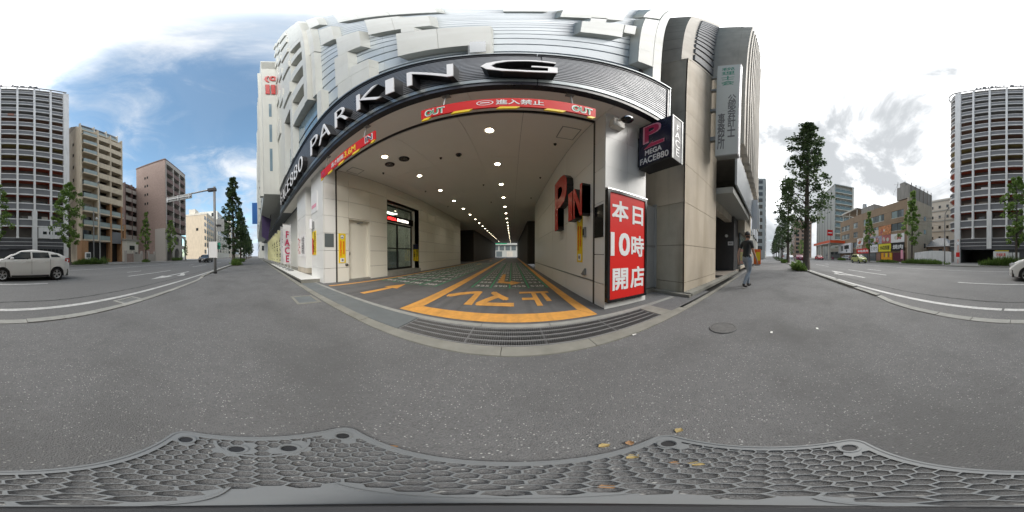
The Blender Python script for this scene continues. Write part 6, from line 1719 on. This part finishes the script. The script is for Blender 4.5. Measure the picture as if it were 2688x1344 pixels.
# scooter by the service station
t = thing('scooter', 'small red scooter parked at the service station entrance', 'scooter', (44.5, -18.6, .02))
for dx in (-.55, .55): MB().tube([(44.5+dx, -18.66, .27), (44.5+dx, -18.54, .27)], .25, 16).build('wheel', 'tyre', t)
MB().prism([(43.8,-18.75,.35),(44.2,-18.75,.28),(44.75,-18.75,.30),(44.95,-18.75,.95),(44.85,-18.75,.98),(44.6,-18.75,.42),(44.3,-18.75,.45),(44.25,-18.75,.78),(43.75,-18.75,.80)], (0,.3,0)).build('body', 'car_maroon', t)
B('seat', 'black', t, 43.75, 44.3, -18.74, -18.46, .805, .90, r=.03); MB().tube([(44.88,-18.95,1.05),(44.86,-18.6,1.0),(44.88,-18.25,1.05)], .02, 6).build('handlebar', 'dark_steel', t)

# ---------------------------------------------------------------- walking person
mat('skin', (.42,.26,.19), .55); mat('hair', (.015,.013,.012), .6); mat('tee', (.022,.026,.026), .85); mat('jeans', (.26,.31,.37), .85, var=.15, vscale=9); mat('shoe', (.035,.03,.03), .6)
def person(loc, rz):
    t = thing('person', 'walking person in a dark short-sleeved top and faded blue jeans', 'person', (0, 0, 0))
    J = {}; E = []
    def j(n, p, r, par=None): J[n] = (p, r); E.append((par, n)) if par else None
    # x forward, z up, y left
    j('pelvis', (0,0,.95), (.155,.115)); j('waist', (.0,0,1.08), (.145,.105), 'pelvis'); j('chest', (.01,0,1.28), (.175,.115), 'waist'); j('upper', (.0,0,1.42), (.135,.09), 'chest')
    j('neck', (.015,0,1.50), (.055,.055), 'upper'); j('jaw', (.035,-.01,1.56), (.062,.062), 'neck'); j('head', (.03,-.012,1.63), (.078,.092), 'jaw'); j('crown', (.015,-.01,1.70), (.06,.07), 'head')
    for s, nm, fw in ((1, 'l', -.16), (-1, 'r', .14)):
        j('sh'+nm, (-.01, s*.185, 1.41), (.065,.065), 'upper'); j('el'+nm, (-.04+fw*.5, s*.235, 1.13), (.043,.043), 'sh'+nm); j('fo'+nm, (-.01+fw*.9, s*.235, .98), (.038,.038), 'el'+nm)
        j('wr'+nm, (.04+fw*1.2, s*.225, .88), (.028,.028), 'fo'+nm); j('pa'+nm, (.055+fw*1.3, s*.22, .80), (.034,.022), 'wr'+nm)
        for k, (dy, dl) in enumerate(((-.024,.068),(-.008,.078),(.008,.074),(.024,.060))):
            bx, bz = .06+fw*1.34+dy*.5, .775
            j('f%s%d' % (nm, k), (bx+dy, s*.218, bz), (.010,.010), 'pa'+nm); j('g%s%d' % (nm, k), (bx+dy+.012, s*.205, bz-dl), (.008,.008), 'f%s%d' % (nm, k))
        j('th'+nm, (.09+fw*1.3, s*.205, .80), (.011,.011), 'pa'+nm); j('ti'+nm, (.115+fw*1.3, s*.20, .755), (.009,.009), 'th'+nm)
    for s, nm, hip, knee, ank, toe in ((1, 'l', .0, (.20,.50), (.17,.09), (.33,.045)), (-1, 'r', .0, (.00,.50), (-.24,.14), (-.10,.055))):
        j('hi'+nm, (hip, s*.095, .88), (.105,.105), 'pelvis'); j('tg'+nm, (knee[0]*.55, s*.10, .70), (.088,.088), 'hi'+nm); j('kn'+nm, (knee[0], s*.10, knee[1]), (.064,.064), 'tg'+nm)
        j('ca'+nm, ((knee[0]*.6+ank[0]*.4)-.02, s*.10, knee[1]*.62+ank[1]*.3), (.062,.062), 'kn'+nm); j('an'+nm, (ank[0], s*.10, ank[1]), (.052,.052), 'ca'+nm)
        j('he'+nm, (ank[0]-.02, s*.10, ank[1]-.045), (.042,.04), 'an'+nm); j('to'+nm, (toe[0], s*.11, toe[1]), (.042,.032), 'he'+nm)
    names = list(J); idx = {n: i for i, n in enumerate(names)}
    me = bpy.data.meshes.new('body'); me.from_pydata([J[n][0] for n in names], [(idx[a], idx[b]) for a, b in E], [])
    ob_ = bpy.data.objects.new('body_tmp', me); C.objects.link(ob_)
    md = ob_.modifiers.new('skin', 'SKIN'); md.use_smooth_shade = True
    for i, n in enumerate(names):
        sv = me.skin_vertices[0].data[i]; sv.radius = J[n][1]; sv.use_root = (n == 'pelvis')
    sb = ob_.modifiers.new('sub', 'SUBSURF'); sb.levels = 2; sb.render_levels = 2
    dg = bpy.context.evaluated_depsgraph_get(); m2 = bpy.data.meshes.new_from_object(ob_.evaluated_get(dg)); bpy.data.objects.remove(ob_)
    for q in ('skin', 'tee', 'jeans', 'shoe'): m2.materials.append(M[q])
    mi = []
    for p in m2.polygons:
        c = p.center
        best = None; bd = 9
        for a, b in E:
            pa, pb = Vector(J[a][0]), Vector(J[b][0]); ab = pb-pa; tt = max(0, min(1, (c-pa).dot(ab)/max(1e-6, ab.dot(ab)))); d = (c-(pa+ab*tt)).length
            if d < bd: bd, best, bt = d, b, tt
        k = 0
        if best[:2] in ('wa', 'ch', 'up', 'sh'): k = 1
        elif best[:2] == 'el': k = 1 if bt < .62 else 0
        elif best == 'neck': k = 1 if bt < .45 else 0
        elif best[:2] in ('hi', 'tg', 'kn', 'ca', 'an'): k = 2
        elif best[:2] in ('he', 'to'): k = 3
        if k == 2 and c.z > .96: k = 1
        mi.append(k)
    m2.polygons.foreach_set('material_index', mi); m2.polygons.foreach_set('use_smooth', [True]*len(mi)); m2.name = 'body'
    link('body', m2, t)
    hb = bmesh.new(); bmesh.ops.create_uvsphere(hb, u_segments=18, v_segments=12, radius=1)
    for v in list(hb.verts):
        v.co = Vector((v.co.x*.104, v.co.y*.092, v.co.z*.115))
    bmesh.ops.delete(hb, geom=[v for v in hb.verts if v.co.z < -.045 or (v.co.x > .045 and v.co.z < .045)], context='VERTS')
    for v in hb.verts: v.co += Vector((.005, -.011, 1.665))
    q = MB(); q.add_bm(hb); q.build('hair', 'hair', t, smooth=True)
    nz = MB(); nz.prism([(.118,-.02,1.615),(.118,-.002,1.615),(.104,-.011,1.66)], (.024,0,-.004)); nz.build('nose', 'skin', t)
    for s in (-1, 1):
        e = MB(); e.disc((.109, -.011+s*.030, 1.648), .010, (1, 0, 0), 8); e.build('eye', 'hair', t)
        e = MB(); e.bbox(-.005, .025, -.012+s*.088-.008, -.012+s*.088+.008, 1.60, 1.66, r=.006); e.build('ear', 'skin', t)
    e = MB(); e.box(.095, .102, -.032, .010, 1.574, 1.582); e.build('mouth', 'maroon', t)
    t.location = loc; t.rotation_euler = (0, 0, rz)
    return t
person((5.1, .66, 0), R(-35))

# ---------------------------------------------------------------- plastic base plate and stand under the camera
mat('plate_plastic', (.185,.195,.20), .36, var=.06, vscale=8); mat('stand_black', (.02,.02,.022), .4)
def base_plate():
    t = thing('base_plate', 'grey honeycomb plastic base plate lying on the pavement', 'base plate', (-.035, .015, .0))
    X0, X1, Y0, Y1, rad = -.485, .415, -.262, .298, .045
    def rounded(x0, x1, y0, y1, r, n=5):
        P = []
        for cx, cy, a0 in ((x1-r, y1-r, 0), (x0+r, y1-r, 90), (x0+r, y0+r, 180), (x1-r, y0+r, 270)):
            for i in range(n+1): a = R(a0+90*i/n); P.append((cx+r*math.cos(a), cy+r*math.sin(a)))
        return P
    splines = [rounded(X0, X1, Y0, Y1, rad)]
    holes = [(X0+.055, Y0+.055), (X0+.055, Y1-.055), (X1-.055, Y0+.055), (X1-.055, Y1-.055), (-.40, -.058), (-.40, .072)]
    def circ(c, r, n=14): return [(c[0]+r*math.cos(2*math.pi*i/n), c[1]+r*math.sin(2*math.pi*i/n)) for i in range(n)]
    p = .0385; s = p/math.sqrt(3)-.0020
    rows = int(.6/(p*.866))+2
    ix0, ix1, iy0, iy1 = X0+.022, X1-.022, Y0+.022, Y1-.022
    def clip(P, f):
        out = []
        for a, b in zip(P, P[1:]+P[:1]):
            fa, fb = f(a), f(b)
            if fa >= 0: out.append(a)
            if (fa >= 0) != (fb >= 0):
                k = fa/(fa-fb); out.append((a[0]+(b[0]-a[0])*k, a[1]+(b[1]-a[1])*k))
        return out
    cells = 0
    for r_ in range(rows):
        for c_ in range(28):
            cx = X0+c_*p+(p/2 if r_ % 2 else 0); cy_ = Y0+r_*p*.866
            if abs(cx+.035) < .12 and abs(cy_-.018) < .055: continue
            if any(math.hypot(cx-h[0], cy_-h[1]) < .043 for h in holes): continue
            P = [(cx+s*math.sin(R(60*i)), cy_+s*math.cos(R(60*i))) for i in range(6)]
            for f in (lambda q: q[0]-ix0, lambda q: ix1-q[0], lambda q: q[1]-iy0, lambda q: iy1-q[1]):
                P = clip(P, f) if P else P
            for h in (-.04,):
                pass
            if len(P) < 3: continue
            ar = abs(sum(a[0]*b[1]-b[0]*a[1] for a, b in zip(P, P[1:]+P[:1])))/2
            if ar < .00025: continue
            splines.append(P); cells += 1
    cu = bpy.data.curves.new('lattice', 'CURVE'); cu.dimensions = '2D'; cu.fill_mode = 'BOTH'; cu.extrude = .0016; cu.bevel_depth = .0006; cu.bevel_resolution = 0
    for P in splines+[circ(h, .021) for h in holes]:
        sp = cu.splines.new('POLY'); sp.points.add(len(P)-1); sp.use_cyclic_u = True
        for q, (x, y) in zip(sp.points, P): q.co = (x, y, 0, 1)
    o = bpy.data.objects.new('lattice', cu); C.objects.link(o)
    dg = bpy.context.evaluated_depsgraph_get(); me = bpy.data.meshes.new_from_object(o.evaluated_get(dg)); bpy.data.objects.remove(o)
    for v in me.vertices: v.co.z += .0076
    me.materials.clear(); me.materials.append(M['plate_plastic'])
    link('lattice', me, t)
    mb = MB()
    for P in (rounded(X0-.004, X1+.004, Y0-.004, Y1+.004, rad+.004),):
        Q = rounded(X0+.004, X1-.004, Y0+.004, Y1-.004, rad-.004)
        for a, b, c, d in zip(P, P[1:]+P[:1], Q[1:]+Q[:1], Q): mb.prism([(*a, .002), (*b, .002), (*c, .002), (*d, .002)], (0, 0, .012))
    mb.build('rim', 'plate_plastic', t)
    for h in holes:
        MB().lathe([(.024,0),(.024,.004),(.030,.004),(.030,0)], (h[0], h[1], .0098), 18).build('hole_collar', 'plate_plastic', t)
        MB().disc((h[0], h[1], .004), .0208, (0, 0, 1), 16).build('hole_floor', 'dark_steel', t)
    mb = MB()
    for i in range(18):
        a, b = R(-80+160*i/18), R(-80+160*(i+1)/18)
        pa = [(-.47+.115*math.cos(q)*1.0+.0, .007+.13*math.sin(q)) for q in (a, b)]; pb = [(-.47+.125*math.cos(q), .007+.14*math.sin(q)) for q in (a, b)]
        mb.prism([(*pa[0], .0098), (*pa[1], .0098), (*pb[1], .0098), (*pb[0], .0098)], (0, 0, .003))
    mb.build('arc_rib', 'plate_plastic', t)
    for a, b in (((-.15,-.035),(.08,-.035)), ((-.15,.07),(.08,.07))): MB().tube([(*a, .0105), (*b, .0105)], .003, 6).build('centre_rib', 'plate_plastic', t)
base_plate()
st = thing('camera_stand', 'slim black stand with a round foot on the base plate', 'stand', (0, 0, .02))
MB().tube([(0,0,.05),(0,0,.55)], [.010,.008], 10).build('column', 'stand_black', st); MB().lathe([(0,.05),(.012,.05),(.014,.03),(.014,.0),(.012,.045)], (0,0,.53), 14).build('head', 'stand_black', st); MB().lathe([(.013,0),(.03,.01),(.03,.05),(.013,.06)], (0,0,.05), 14).build('hub', 'stand_black', st)
MB().lathe([(0,.012),(.035,.012),(.042,.006),(.044,0)], (0,0,.0105), 24).build('foot', 'stand_black', st)
# fallen leaves
mat('dry_leaf', (.40,.30,.12), .7, var=.4, vscale=60); mat('brown_leaf', (.30,.17,.08), .7, var=.4, vscale=60); mat('pale_scrap', (.75,.75,.72), .7)
random.seed(15)
LV = [(1585,1171),(1654,1164),(1782,1131),(1030,1174),(1660,1200),(1775,1215),(1830,1218),(1595,1278)]
for k, (u, v) in enumerate(LV):
    x, y = gnd(u, v); s = random.uniform(.010, .018); a = random.uniform(0, 6.28)
    ca, sa = math.cos(a), math.sin(a)
    inside = -.48 < x < .41 and -.26 < y < .30
    z = .006 if inside else .006
    P = [(-1,0,0),(-.4,.7,.3),(.3,.9,.5),(1,.15,.1),(1.3,0,.0),(1,-.15,.2),(.35,-.8,.6),(-.4,-.6,.2)]
    mb = MB(); P3 = [(x+s*(px*ca-py*sa), y+s*(px*sa+py*ca), z+s*pz*.6) for px, py, pz in P]
    mb.face(P3[:5]+[P3[0]][:0]); mb.face([P3[0], P3[4], P3[5], P3[6], P3[7]])
    o = mb.build('fallen_leaf', ('dry_leaf', 'brown_leaf')[k % 2])
    tag(o, 'small dry fallen leaf lying ' + ('inside a cell of the honeycomb base plate' if inside else 'on the bare asphalt near the honeycomb base plate'), 'leaf', 'fallen leaves round the base plate')
for k, (u, v, lab) in enumerate(((2025, 874, 'small white scrap on the pavement beyond the round manhole cover'), (2145, 864, 'small white scrap near the edge of the dark asphalt patch'), (1665, 880, 'small white scrap on the concrete edging by the drain grates'))):
    x, y = gnd(u, v); mb = MB(); mb.face([(x-.03,y-.012,.012),(x+.02,y-.016,.014),(x+.035,y+.008,.011),(x-.02,y+.016,.013)]); tag(mb.build('paper_scrap', 'pale_scrap'), lab, 'scrap')
